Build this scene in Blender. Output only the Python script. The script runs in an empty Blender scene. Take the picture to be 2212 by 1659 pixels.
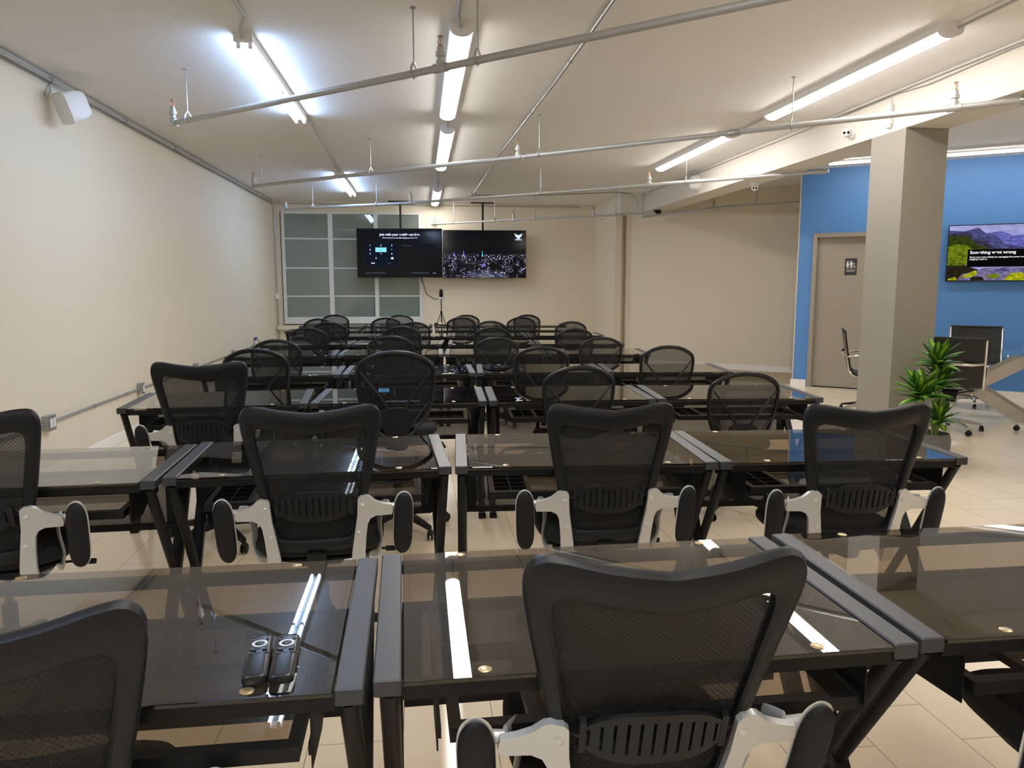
import bpy, math, random
from mathutils import Vector, Matrix
random.seed(7)
S = bpy.context.scene
COL = S.collection
PI = math.pi
R = math.radians

# ------------------------------------------------------------------ materials
def lin(c):
    return tuple((x/255/12.92 if x/255 <= .04045 else ((x/255+.055)/1.055)**2.4) for x in c) + (1.0,)
MATS = {}
def mat(name, rgb, rough=.5, metal=0., spec=.5, bump=0., bscale=200., var=0., vscale=3., emit=None, es=0., coat=0.):
    m = bpy.data.materials.new(name); m.use_nodes = True
    nt = m.node_tree; b = nt.nodes['Principled BSDF']
    c = rgb if len(rgb) == 4 else lin(rgb)
    b.inputs['Base Color'].default_value = c
    b.inputs['Roughness'].default_value = rough
    b.inputs['Metallic'].default_value = metal
    b.inputs['Specular IOR Level'].default_value = spec
    b.inputs['Coat Weight'].default_value = coat
    if emit:
        b.inputs['Emission Color'].default_value = lin(emit); b.inputs['Emission Strength'].default_value = es
    tc = nt.nodes.new('ShaderNodeTexCoord')
    if var > 0:
        n = nt.nodes.new('ShaderNodeTexNoise'); n.inputs['Scale'].default_value = vscale; n.inputs['Detail'].default_value = 4
        nt.links.new(tc.outputs['Object'], n.inputs['Vector'])
        mx = nt.nodes.new('ShaderNodeMix'); mx.data_type = 'RGBA'
        mx.inputs[6].default_value = tuple(x*(1-var) for x in c[:3])+(1,)
        mx.inputs[7].default_value = tuple(min(1, x*(1+var)) for x in c[:3])+(1,)
        nt.links.new(n.outputs['Fac'], mx.inputs[0]); nt.links.new(mx.outputs[2], b.inputs['Base Color'])
    if bump > 0:
        n2 = nt.nodes.new('ShaderNodeTexNoise'); n2.inputs['Scale'].default_value = bscale; n2.inputs['Detail'].default_value = 3
        nt.links.new(tc.outputs['Object'], n2.inputs['Vector'])
        bp = nt.nodes.new('ShaderNodeBump'); bp.inputs['Strength'].default_value = bump; bp.inputs['Distance'].default_value = .002
        nt.links.new(n2.outputs['Fac'], bp.inputs['Height']); nt.links.new(bp.outputs['Normal'], b.inputs['Normal'])
    MATS[name] = m
    return m

def emat(name, rgb, strength):
    m = bpy.data.materials.new(name); m.use_nodes = True
    nt = m.node_tree; nt.nodes.remove(nt.nodes['Principled BSDF'])
    e = nt.nodes.new('ShaderNodeEmission'); e.inputs[0].default_value = lin(rgb) if len(rgb) == 3 else rgb; e.inputs[1].default_value = strength
    nt.links.new(e.outputs[0], nt.nodes['Material Output'].inputs[0])
    MATS[name] = m
    return m

M_wall = mat('cream_wall_paint', (223, 213, 192), .55, bump=.12, bscale=60, var=.015, vscale=1.2)
M_ceil = mat('ceiling_paint', (234, 233, 232), .75, bump=.1, bscale=40, var=.015, vscale=1.0)
M_beam = mat('beam_paint', (216, 210, 200), .6, var=.01)
M_white = mat('white_gloss_trim', (240, 236, 230), .35)
M_blue = mat('blue_wall_paint', (82, 134, 196), .5, bump=.08, bscale=60, var=.01)
M_taupe = mat('taupe_pillar_paint', (140, 134, 123), .5, var=.012)
M_door = mat('taupe_door_paint', (152, 143, 128), .4, var=.01)
M_carpet = mat('tan_hall_floor', (186, 170, 138), .7, var=.02)
M_galv = mat('galvanised_steel', (168, 170, 170), .38, .75, var=.08, vscale=14)
M_paintpipe = mat('painted_pipe', (176, 176, 174), .4, .3, var=.05, vscale=9)
M_brass = mat('brass', (222, 200, 160), .3, .9)
M_copper = mat('copper_bulb', (176, 128, 100), .35, .6)
M_blk = mat('black_plastic', (19, 20, 22), .45, spec=.3, bump=.1, bscale=500)
M_blksoft = mat('soft_black_rubber', (19, 19, 21), .6, spec=.3, bump=.15, bscale=700)
M_blkmetal = mat('black_powder_coat', (14, 14, 15), .5, .1, spec=.3, bump=.1, bscale=900)
M_rail = mat('charcoal_side_rail', (60, 61, 64), .42, .3, bump=.05, bscale=900)
M_seat = mat('black_seat_fabric', (13, 13, 15), .9, bump=.4, bscale=900)
M_silver = mat('satin_silver', (206, 208, 208), .36, .55, var=.03, vscale=8)
M_chrome = mat('chrome', (225, 225, 225), .1, 1.0)
M_brushed = mat('brushed_steel', (186, 180, 168), .35, .8)
M_leather = mat('black_leather', (20, 20, 22), .38, bump=.3, bscale=300)
M_winframe = mat('white_window_frame', (214, 218, 216), .4)
M_frost = mat('frosted_green_glass', (120, 132, 124), .035, 0, .8, var=.03, vscale=1.5)
M_tvcase = mat('tv_case', (10, 10, 11), .25)
M_screen = mat('tv_dark_panel', (4, 5, 9), .1, 0, .22, emit=(10, 14, 24), es=.35)
M_whitepl = mat('white_plastic', (228, 228, 228), .4)
M_lens = mat('black_lens', (6, 6, 7), .08)
M_leaf = mat('dracaena_leaf', (52, 104, 30), .42, var=.3, vscale=9)
M_leafc = mat('leaf_stripe', (140, 172, 52), .42)
M_cane = mat('plant_cane', (120, 140, 70), .6, var=.2, vscale=30)
M_pot = mat('grey_pot', (96, 92, 90), .55)
M_soil = mat('soil', (38, 30, 24), .95, bump=.8, bscale=80)
M_remote = mat('remote_body', (26, 27, 32), .3, .2)
M_button = mat('remote_button', (62, 64, 70), .4)
M_sign = mat('charcoal_sign', (44, 43, 45), .5)
M_signw = mat('sign_white', (228, 228, 226), .5)
M_purple = mat('purple_plug', (70, 50, 170), .5)
M_grout = None
M_dark = mat('dark_gap', (10, 10, 10), .8)
M_red = mat('red_wire', (170, 50, 40), .5)
M_tube = emat('cool_tube_light', (178, 211, 255), 62.)
M_diff = emat('warm_diffuser_light', (255, 249, 242), 40.)
M_led = emat('led_bar_light', (255, 248, 240), 30.)

def floor_mat():
    m = bpy.data.materials.new('beige_porcelain_tile'); m.use_nodes = True
    nt = m.node_tree; b = nt.nodes['Principled BSDF']
    tc = nt.nodes.new('ShaderNodeTexCoord'); sp = nt.nodes.new('ShaderNodeSeparateXYZ'); cb = nt.nodes.new('ShaderNodeCombineXYZ')
    nt.links.new(tc.outputs['Object'], sp.inputs[0])
    ax = nt.nodes.new('ShaderNodeMath'); ax.operation = 'ADD'; ax.inputs[1].default_value = .0755+.297*40
    ay = nt.nodes.new('ShaderNodeMath'); ay.operation = 'ADD'; ay.inputs[1].default_value = -4.074+.583*40
    nt.links.new(sp.outputs['X'], ax.inputs[0]); nt.links.new(sp.outputs['Y'], ay.inputs[0])
    nt.links.new(ay.outputs[0], cb.inputs['X']); nt.links.new(ax.outputs[0], cb.inputs['Y'])
    br = nt.nodes.new('ShaderNodeTexBrick'); br.offset = .36; br.squash = 1.0
    br.inputs['Scale'].default_value = 1.0; br.inputs['Brick Width'].default_value = .583; br.inputs['Row Height'].default_value = .297
    br.inputs['Mortar Size'].default_value = .0013; br.inputs['Mortar Smooth'].default_value = .3; br.inputs['Bias'].default_value = 0
    br.inputs['Color1'].default_value = lin((234, 219, 194)); br.inputs['Color2'].default_value = lin((238, 223, 199))
    br.inputs['Mortar'].default_value = lin((118, 100, 78))
    nt.links.new(cb.outputs[0], br.inputs['Vector'])
    n = nt.nodes.new('ShaderNodeTexNoise'); n.inputs['Scale'].default_value = 1.7; n.inputs['Detail'].default_value = 5
    nt.links.new(tc.outputs['Object'], n.inputs['Vector'])
    mx = nt.nodes.new('ShaderNodeMix'); mx.data_type = 'RGBA'; mx.blend_type = 'MULTIPLY'; mx.inputs[0].default_value = .35
    rp = nt.nodes.new('ShaderNodeValToRGB'); rp.color_ramp.elements[0].color = (.84, .82, .78, 1); rp.color_ramp.elements[1].color = (1, 1, 1, 1)
    rp.color_ramp.elements[0].position = .3; rp.color_ramp.elements[1].position = .65
    nt.links.new(n.outputs['Fac'], rp.inputs[0]); nt.links.new(br.outputs['Color'], mx.inputs[6]); nt.links.new(rp.outputs[0], mx.inputs[7])
    nt.links.new(mx.outputs[2], b.inputs['Base Color'])
    b.inputs['Roughness'].default_value = .16; b.inputs['Specular IOR Level'].default_value = .45
    n3 = nt.nodes.new('ShaderNodeTexNoise'); n3.inputs['Scale'].default_value = 5; nt.links.new(tc.outputs['Object'], n3.inputs['Vector'])
    mr = nt.nodes.new('ShaderNodeMapRange'); mr.inputs[3].default_value = .1; mr.inputs[4].default_value = .24
    nt.links.new(n3.outputs['Fac'], mr.inputs[0]); nt.links.new(mr.outputs[0], b.inputs['Roughness'])
    bp = nt.nodes.new('ShaderNodeBump'); bp.inputs['Strength'].default_value = .25; bp.inputs['Distance'].default_value = .001; bp.invert = True
    nt.links.new(br.outputs['Fac'], bp.inputs['Height']); nt.links.new(bp.outputs['Normal'], b.inputs['Normal'])
    return m
M_floor = floor_mat()

def glass_mat(name, tint, rough=.01, haze=0.):
    m = bpy.data.materials.new(name); m.use_nodes = True
    nt = m.node_tree; nt.nodes.remove(nt.nodes['Principled BSDF'])
    t = nt.nodes.new('ShaderNodeBsdfTransparent'); t.inputs[0].default_value = tint+(1,)
    g = nt.nodes.new('ShaderNodeBsdfGlossy'); g.inputs['Roughness'].default_value = rough; g.inputs['Color'].default_value = (.95, .95, .95, 1)
    f = nt.nodes.new('ShaderNodeFresnel'); f.inputs[0].default_value = 1.52
    mx = nt.nodes.new('ShaderNodeMixShader')
    ge = nt.nodes.new('ShaderNodeNewGeometry'); iv = nt.nodes.new('ShaderNodeMath'); iv.operation = 'SUBTRACT'; iv.inputs[0].default_value = 1; nt.links.new(ge.outputs['Backfacing'], iv.inputs[1])
    ml = nt.nodes.new('ShaderNodeMath'); ml.operation = 'MULTIPLY'; nt.links.new(f.outputs[0], ml.inputs[0]); nt.links.new(iv.outputs[0], ml.inputs[1])
    m2 = nt.nodes.new('ShaderNodeMath'); m2.operation = 'MULTIPLY'; m2.use_clamp = True; m2.inputs[1].default_value = 1.35; nt.links.new(ml.outputs[0], m2.inputs[0])
    nt.links.new(m2.outputs[0], mx.inputs[0]); nt.links.new(t.outputs[0], mx.inputs[1]); nt.links.new(g.outputs[0], mx.inputs[2])
    nt.links.new(mx.outputs[0], nt.nodes['Material Output'].inputs[0])
    return m
M_smoke = glass_mat('smoked_glass', (.62, .565, .50))
M_clear = glass_mat('clear_table_glass', (.86, .95, .93))

def holes_mat(name, rgb, scale, lo, hi, r0, r1, axes='xz', rough=.6):
    """woven or punched sheet: openings from a regular dot lattice"""
    m = bpy.data.materials.new(name); m.use_nodes = True
    nt = m.node_tree; b = nt.nodes['Principled BSDF']
    b.inputs['Base Color'].default_value = lin(rgb); b.inputs['Roughness'].default_value = rough
    tc = nt.nodes.new('ShaderNodeTexCoord'); sp = nt.nodes.new('ShaderNodeSeparateXYZ'); cb = nt.nodes.new('ShaderNodeCombineXYZ')
    nt.links.new(tc.outputs['Object'], sp.inputs[0])
    nt.links.new(sp.outputs['X'], cb.inputs['X']); nt.links.new(sp.outputs['Z'], cb.inputs['Y'])
    mp = nt.nodes.new('ShaderNodeMapping'); mp.inputs['Rotation'].default_value = (0, 0, R(45)); nt.links.new(cb.outputs[0], mp.inputs['Vector'])
    v = nt.nodes.new('ShaderNodeTexVoronoi'); v.voronoi_dimensions = '2D'; v.inputs['Scale'].default_value = scale; v.inputs['Randomness'].default_value = 0
    nt.links.new(mp.outputs[0], v.inputs['Vector'])
    mr = nt.nodes.new('ShaderNodeMapRange'); mr.inputs[1].default_value = r0; mr.inputs[2].default_value = r1
    mr.inputs[3].default_value = lo; mr.inputs[4].default_value = hi
    nt.links.new(v.outputs['Distance'], mr.inputs[0]); nt.links.new(mr.outputs[0], b.inputs['Alpha'])
    return m
M_meshA = holes_mat('woven_back_mesh', (17, 16, 15), 118, .76, .93, .15, .55, rough=.8)
M_meshB = holes_mat('fine_back_mesh', (20, 21, 22), 260, .55, .78, .1, .5, rough=.8)
M_perf = holes_mat('perforated_black_steel', (14, 14, 15), 235, .05, 1., .26, .34, rough=.5)

# ------------------------------------------------------------------ mesh builder
class B:
    def __init__(s): s.v = []; s.f = []; s.mi = []; s.cur = 0; s.M = None
    def add(s, vs, fs):
        o = len(s.v)
        if s.M is not None: vs = [tuple(s.M @ Vector(v)) for v in vs]
        s.v += [tuple(v) for v in vs]
        for f in fs: s.f.append(tuple(i+o for i in f)); s.mi.append(s.cur)
        return s
    def box(s, a, b, bev=0.):
        x0, y0, z0 = [min(a[i], b[i]) for i in range(3)]; x1, y1, z1 = [max(a[i], b[i]) for i in range(3)]
        if bev <= 0:
            return s.add([(x0,y0,z0),(x1,y0,z0),(x1,y1,z0),(x0,y1,z0),(x0,y0,z1),(x1,y0,z1),(x1,y1,z1),(x0,y1,z1)],
                  [(0,3,2,1),(4,5,6,7),(0,1,5,4),(1,2,6,5),(2,3,7,6),(3,0,4,7)])
        e = min(bev, (x1-x0)/2.01, (y1-y0)/2.01, (z1-z0)/2.01)
        def ring(i, z):
            return [(x0+i,y0+e if i<e else y0+i,z),]
        vs = []; lv = [(z0, e), (z0+e, 0), (z1-e, 0), (z1, e)]
        for z, i in lv:
            X0, X1, Y0, Y1 = x0+i, x1-i, y0+i, y1-i; q = e*.6 if i == 0 else e*.3
            vs += [(X0+q,Y0,z),(X1-q,Y0,z),(X1,Y0+q,z),(X1,Y1-q,z),(X1-q,Y1,z),(X0+q,Y1,z),(X0,Y1-q,z),(X0,Y0+q,z)]
        fs = [tuple(range(7,-1,-1)), tuple(range(24,32))]
        for l in range(3):
            for k in range(8): fs.append((l*8+k, l*8+(k+1)%8, (l+1)*8+(k+1)%8, (l+1)*8+k))
        return s.add(vs, fs)
    def tube(s, pts, r, n=8, cap=True, closed=False, flat=None):
        pts = [Vector(p) for p in pts]; N = len(pts); rr = r if isinstance(r, (list, tuple)) else [r]*N
        vs = []; prev = None
        for i, p in enumerate(pts):
            if closed: t = pts[(i+1)%N]-pts[i-1]
            else: t = (pts[min(i+1,N-1)]-pts[max(i-1,0)])
            t.normalize()
            if prev is None:
                a = Vector((0,0,1)) if abs(t.z) < .9 else Vector((1,0,0)); u = t.cross(a).normalized()
            else:
                u = (prev - t*prev.dot(t))
                u = u.normalized() if u.length > 1e-6 else t.orthogonal().normalized()
            prev = u; w = t.cross(u)
            fu, fw = flat if flat else (1, 1)
            for k in range(n):
                an = 2*PI*k/n; vs.append(p+u*math.cos(an)*rr[i]*fu+w*math.sin(an)*rr[i]*fw)
        fs = []
        for i in range(N if closed else N-1):
            j = (i+1) % N
            for k in range(n): fs.append((i*n+k, i*n+(k+1)%n, j*n+(k+1)%n, j*n+k))
        if cap and not closed: fs += [tuple(range(n-1,-1,-1)), tuple((N-1)*n+k for k in range(n))]
        return s.add(vs, fs)
    def bar(s, p0, p1, w, h, up=(0,0,1)):
        p0, p1 = Vector(p0), Vector(p1); t = (p1-p0).normalized(); u = t.cross(Vector(up))
        u = u.normalized() if u.length > 1e-5 else Vector((1,0,0)); v = u.cross(t)
        vs = [p+u*a*w/2+v*b*h/2 for p in (p0,p1) for a,b in ((-1,-1),(1,-1),(1,1),(-1,1))]
        return s.add(vs, [(0,1,2,3),(7,6,5,4),(0,4,5,1),(1,5,6,2),(2,6,7,3),(3,7,4,0)])
    def lathe(s, prof, n=20, c=(0,0,0), ax='z', cap=True):
        vs = []
        for r, z in prof:
            for k in range(n):
                a = 2*PI*k/n; x, y = r*math.cos(a), r*math.sin(a)
                q = (x,y,z) if ax == 'z' else ((x,z,y) if ax == 'y' else (z,x,y))
                vs.append((q[0]+c[0], q[1]+c[1], q[2]+c[2]))
        fs = []
        for i in range(len(prof)-1):
            for k in range(n): fs.append((i*n+k, i*n+(k+1)%n, (i+1)*n+(k+1)%n, (i+1)*n+k))
        if cap: fs += [tuple(range(n-1,-1,-1)), tuple((len(prof)-1)*n+k for k in range(n))]
        return s.add(vs, fs)
    def prism(s, poly, d0, d1, fn=None):
        """poly in (x,z), extruded along y from d0 to d1 (or mapped by fn(x,z,d))"""
        n = len(poly); fn = fn or (lambda x, z, d: (x, d, z))
        vs = [fn(x, z, d0) for x, z in poly]+[fn(x, z, d1) for x, z in poly]
        return s.add(vs, [tuple(range(n)), tuple(range(2*n-1, n-1, -1))]+[(i, i+n, (i+1)%n+n, (i+1)%n) for i in range(n)])
    def sweep(s, rings, closed=True, cap=False):
        n = len(rings[0]); vs = [p for r in rings for p in r]; N = len(rings); fs = []
        for i in range(N if closed else N-1):
            j = (i+1) % N
            for k in range(n): fs.append((i*n+k, i*n+(k+1)%n, j*n+(k+1)%n, j*n+k))
        if cap: fs += [tuple(range(n-1,-1,-1)), tuple((N-1)*n+k for k in range(n))]
        return s.add(vs, fs)
    def pillow(s, cx, cy, z0, z1, hx, hy, e=.28, n=36, front_drop=0., fn=None):
        """rounded cushion from stacked superellipse outlines"""
        vs = []; lv = []
        L = [(0, .86), (.12, .95), (.35, 1), (.65, 1), (.85, .965), (.96, .9), (1, .8)]
        for t, sc in L:
            for k in range(n):
                a = 2*PI*k/n; c, q = math.cos(a), math.sin(a)
                x = cx+hx*sc*math.copysign(abs(c)**(e*2), c); y = cy+hy*sc*math.copysign(abs(q)**(e*2), q)
                z = z0+(z1-z0)*t - front_drop*max(0, (y-cy)/hy)**3
                vs.append(fn(x, y, z) if fn else (x, y, z))
        fs = []
        for i in range(len(L)-1):
            for k in range(n): fs.append((i*n+k, i*n+(k+1)%n, (i+1)*n+(k+1)%n, (i+1)*n+k))
        fs += [tuple(range(n-1,-1,-1)), tuple((len(L)-1)*n+k for k in range(n))]
        return s.add(vs, fs)
    def obj(s, name, mats, parent=None, smooth=True, loc=None):
        me = bpy.data.meshes.new(name); me.from_pydata(s.v, [], s.f)
        ms = mats if isinstance(mats, (list, tuple)) else [mats]
        for m in ms: me.materials.append(m)
        for p, i in zip(me.polygons, s.mi): p.material_index = i
        if smooth:
            for p in me.polygons: p.use_smooth = True
            try: me.set_sharp_from_angle(angle=R(38))
            except Exception: pass
        me.update()
        o = bpy.data.objects.new(name, me); COL.objects.link(o)
        if parent is not None: o.parent = parent
        if loc: o.location = loc
        return o

def crom(pts, k=3, closed=False):
    out = []; n = len(pts)
    rng = range(n if closed else n-1)
    for i in rng:
        if closed: p = [pts[(i+j-1) % n] for j in range(4)]
        else: p = [pts[max(0, min(n-1, i+j-1))] for j in range(4)]
        for q in range(k):
            t = q/k
            out.append(tuple(.5*((2*p[1][d])+(-p[0][d]+p[2][d])*t+(2*p[0][d]-5*p[1][d]+4*p[2][d]-p[3][d])*t*t+(-p[0][d]+3*p[1][d]-3*p[2][d]+p[3][d])*t**3) for d in range(len(pts[0]))))
    if not closed: out.append(tuple(pts[-1]))
    return out

def tag(o, label=None, cat=None, group=None, kind=None):
    if label: o['label'] = label
    if cat: o['category'] = cat
    if group: o['group'] = group
    if kind: o['kind'] = kind
    return o
def thing(name, label, cat, loc=(0,0,0), rotz=0., group=None):
    o = bpy.data.objects.new(name, None); COL.objects.link(o)
    o.empty_display_size = .1
    o.location = loc; o.rotation_euler = (0, 0, rotz)
    return tag(o, label, cat, group)
def struct(o): o['kind'] = 'structure'; return o
def dup(o, parent=None):
    kids = [c for c in COL.objects if c.parent == o] if False else list(o.children)
    c = o.copy(); COL.objects.link(c); c.parent = parent
    for ch in kids: dup(ch, c)
    return c
def text_mesh(name, body, size, m, parent, loc, rot=(R(90), 0, 0), align='LEFT', depth=.0004, bold=0.):
    cu = bpy.data.curves.new(name, 'FONT'); cu.body = body; cu.size = size; cu.align_x = align; cu.extrude = depth; cu.offset = bold
    to = bpy.data.objects.new(name, cu); COL.objects.link(to)
    bpy.context.view_layer.update()
    me = bpy.data.meshes.new_from_object(to.evaluated_get(bpy.context.evaluated_depsgraph_get()))
    COL.objects.unlink(to); bpy.data.objects.remove(to)
    me.materials.clear(); me.materials.append(m)
    o = bpy.data.objects.new(name, me); COL.objects.link(o); o.parent = parent; o.location = loc; o.rotation_euler = rot
    return o

# ------------------------------------------------------------------ camera
H = 1.45
cam = bpy.data.cameras.new('camera'); co = bpy.data.objects.new('camera', cam); COL.objects.link(co)
cam.sensor_width = 36; cam.lens = 1660/2212*36; cam.clip_start = .02; cam.clip_end = 100
co.location = (0, 0, H); co.rotation_euler = (R(90-7.3967), 0, R(-6.7796))
S.camera = co

# ------------------------------------------------------------------ room shell
ZC = 3.025
struct(B().box((-3, -4.5, -.1), (11, 16, 0)).obj('floor', M_floor, smooth=False))
struct(B().box((-3.1, -4.5, ZC), (11, 16, ZC+.1)).obj('ceiling', M_ceil, smooth=False))
struct(B().box((-2.93, -4.5, 0), (-2.78, 15.6, ZC)).obj('wall_left', M_wall, smooth=False))
w = B()
WX0, WX1, WZ0, WZ1 = -2.62, .06, .685, 2.825
w.box((-2.78, 15.4, 0), (3.52, 15.6, WZ0)); w.box((-2.78, 15.4, WZ1), (3.52, 15.6, ZC))
w.box((-2.78, 15.4, WZ0), (WX0, 15.6, WZ1)); w.box((WX1, 15.4, WZ0), (3.52, 15.6, WZ1))
struct(w.obj('wall_far', M_wall, smooth=False))
w = B(); w.box((3.5, 13.7, 0), (3.62, 15.4, 2.69)); w.box((3.62, 13.85, 0), (3.70, 15.4, 2.69)); w.box((3.70, 13.62, 0), (3.86, 15.4, 2.69)); w.box((3.5, 14.91, 2.69), (3.86, 15.4, ZC))
struct(w.obj('wall_corner', M_wall, smooth=False))
AX = R(-36.7); E = Vector((math.cos(AX), math.sin(AX), 0)); Nn = Vector((-math.sin(AX), math.cos(AX), 0))
wb = B(); wb.box((0, 0, 0), (4.6, .12, ZC)); o = struct(wb.obj('wall_recess', M_wall, smooth=False)); o.location = (3.72, 13.66, 0); o.rotation_euler = (0, 0, AX)
# blue wall with door opening
P0 = Vector((5.31, 10.43, 0))
DL, DR, DT = .19, 1.24, 2.15
wb = B(); wb.box((0, 0, 0), (DL, .12, ZC)); wb.box((DL, 0, DT), (DR, .12, ZC)); wb.box((DR, 0, 0), (7.2, .12, ZC))
bw = struct(wb.obj('wall_right', M_blue, smooth=False)); bw.location = P0; bw.rotation_euler = (0, 0, AX)
o = struct(B().box((-.012, .001, 0), (0, .12, ZC)).obj('trim_1', M_wall, smooth=False)); o.location = P0; o.rotation_euler = (0, 0, AX)
struct(B().box((10.9, -4.5, 0), (11, 8, ZC)).obj('wall_east', M_wall, smooth=False))
struct(B().box((-3, -4.6, 0), (11, -4.5, ZC)).obj('wall_back', M_wall, smooth=False))
# recess floor (tan)
o = struct(B().box((-2.2, .13, 0.001), (1.3, 1.9, .006)).obj('floor_recess', M_carpet, smooth=False)); o.location = P0; o.rotation_euler = (0, 0, AX)
# beam, bulkhead, pillar
struct(B().box((3.9, -4.5, 2.70), (4.27, 13.35, ZC)).obj('beam', M_beam, smooth=False))
struct(B().box((3.49, 13.36, 2.695), (4.3, 14.9, ZC-.001)).obj('bulkhead', M_beam, smooth=False))
struct(B().box((3.9, 5.97, 0), (4.27, 6.45, 2.70)).obj('pillar', M_taupe, smooth=False))
# baseboards
struct(B().box((-2.78, -4.5, 0), (-2.765, 15.4, .095), .003).obj('baseboard_left', M_white, smooth=False))
struct(B().box((.3, 15.385, 0), (3.5, 15.4, .095)).obj('baseboard_far', M_white, smooth=False))
o = struct(B().box((0.15, -.015, .0), (3.4, 0, .1)).obj('baseboard_recess', M_white, smooth=False)); o.location = (3.72, 13.66, 0); o.rotation_euler = (0, 0, AX)
o = struct(B().box((-.03, -.018, 0), (DL-.01, 0, .1)).box((DR+.01, -.018, 0), (7.2, 0, .1)).obj('baseboard_right', M_white, smooth=False)); o.location = P0; o.rotation_euler = (0, 0, AX)
# window sill block
struct(B().box((-2.74, 15.28, .58), (.12, 15.4, .655), .005).obj('trim_2', M_wall, smooth=False))

# door
d = thing('door_1', 'taupe restroom door in a taupe frame set in the blue wall', 'door', P0, AX); d['kind'] = 'structure'
fr = B(); fr.box((DL, -.02, 0), (DL+.055, .12, DT)); fr.box((DR-.055, -.02, 0), (DR, .12, DT)); fr.box((DL+.055, -.02, DT-.055), (DR-.055, .12, DT))
fr.box((DL+.055, .035, 0), (DL+.075, .12, DT-.055)); fr.box((DR-.075, .035, 0), (DR-.055, .12, DT-.055)); fr.box((DL+.055, .035, DT-.075), (DR-.055, .12, DT-.055))
fr.obj('door_frame', M_door, d, smooth=False)
B().box((DL+.06, .05, .015), (DR-.06, .095, DT-.06)).obj('door_leaf', M_door, d, smooth=False)
B().box((DL+.06, .04, 0.001), (DR-.06, .11, .014)).obj('threshold', M_dark, d, smooth=False)
hb = B(); hb.lathe([(.03, -.01), (.03, 0)], 16, (DR-.13, .05, 1.0), 'y'); hb.tube([(DR-.13, .04, 1.0), (DR-.13, 0, 1.0), (DR-.24, -.005, 1.0)], .009)
hb.obj('door_handle', M_chrome, d)
# grey wall guard at the blue wall end
g = tag(B().box((-.05, .01, .22), (-.013, .1, 1.0), .004).obj('corner_guard', M_door), 'narrow taupe guard strip on the left end of the blue wall', 'guard')
g.location = P0; g.rotation_euler = (0, 0, AX)

# restroom sign
sg = thing('restroom_sign', 'charcoal restroom sign with white figures on the taupe door', 'sign', P0+E*.607+Nn*.044+Vector((0, 0, 1.575)), AX)
B().box((0, -.0, 0), (.153, .005, .228), .002).obj('plate', M_sign, sg, smooth=False)
fg = B()
def disc(b, cx, cz, r, y=-.002, n=14): b.prism([(cx+r*math.cos(2*PI*k/n), cz+r*math.sin(2*PI*k/n)) for k in range(n)], y, 0)
for cx, sk in ((.035, 1), (.083, 0)):
    disc(fg, cx, .185, .0085)
    if sk:
        fg.prism([(cx-.009,.173),(cx+.009,.173),(cx+.018,.125),(cx-.018,.125)], -.002, 0)
        fg.box((cx-.009,-.002,.095),(cx-.002,0,.125)); fg.box((cx+.002,-.002,.095),(cx+.009,0,.125))
    else:
        fg.box((cx-.017,-.002,.135),(cx+.017,0,.173)); fg.box((cx-.010,-.002,.095),(cx-.002,0,.135)); fg.box((cx+.002,-.002,.095),(cx+.010,0,.135))
fg.box((.057,-.002,.095),(.0595,0,.195))
disc(fg, .117, .158, .007)
fg.tube([(.117,-.001,.15),(.118,-.001,.125),(.132,-.001,.123),(.138,-.001,.105)], .003, 6)
fg.tube([(.12+.014*math.cos(a),-.001,.113+.014*math.sin(a)) for a in [R(100+i*28) for i in range(10)]], .0022, 6)
fg.box((.015,-.002,.07),(.138,0,.0735))
fg.obj('figures', M_signw, sg)
text_mesh('lettering', 'RESTROOM', .019, M_signw, sg, (.0765, -.001, .045), align='CENTER')

# ------------------------------------------------------------------ window
wn = struct(thing('window_1', 'white framed sliding window wall of three by four frosted green panes', 'window', (0, 15.4, 0)))
f = B(); y0, y1 = -.03, .06
f.box((WX0, y0, WZ0), (WX0+.06, y1, WZ1)); f.box((WX1-.07, y0, WZ0), (WX1, y1, WZ1))
f.box((WX0+.06, y0, WZ0), (WX1-.07, y1, WZ0+.13)); f.box((WX0+.06, y0, WZ1-.035), (WX1-.07, y1, WZ1))
f.obj('outer_frame', M_winframe, wn, smooth=False)
B().box((WX0-.012, -.028, WZ0-.01), (WX0, .02, WZ1)).box((WX0-.012, -.028, WZ0-.012), (WX1, .02, WZ0)).obj('dark_seal', M_dark, wn, smooth=False)
cols = [(-2.56, -1.745, .0), (-1.66, -.875, .04), (-.80, -.01, .0)]
zz = [WZ0+.13, 1.22, 1.76, 2.32, WZ1-.035]
for ci, (a, b_, dy) in enumerate(cols):
    sash = B()
    if ci == 0: sash.box((-1.745, y0+dy, zz[0]), (-1.66, y1, zz[4]))
    if ci == 1: sash.box((-.875, y0, zz[0]), (-.80, y1, zz[4]))
    for z in zz[1:4]: sash.box((a, y0+dy+.01, z-.013), (b_, y0+dy+.035, z+.013))
    so = sash.obj('sash_%s' % ('left', 'middle', 'right')[ci], M_winframe, wn, smooth=False)
    for k in range(4):
        B().box((a, y0+dy+.018, zz[k]), (b_, y0+dy+.026, zz[k+1])).obj('pane', M_frost, so, smooth=False)

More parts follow.
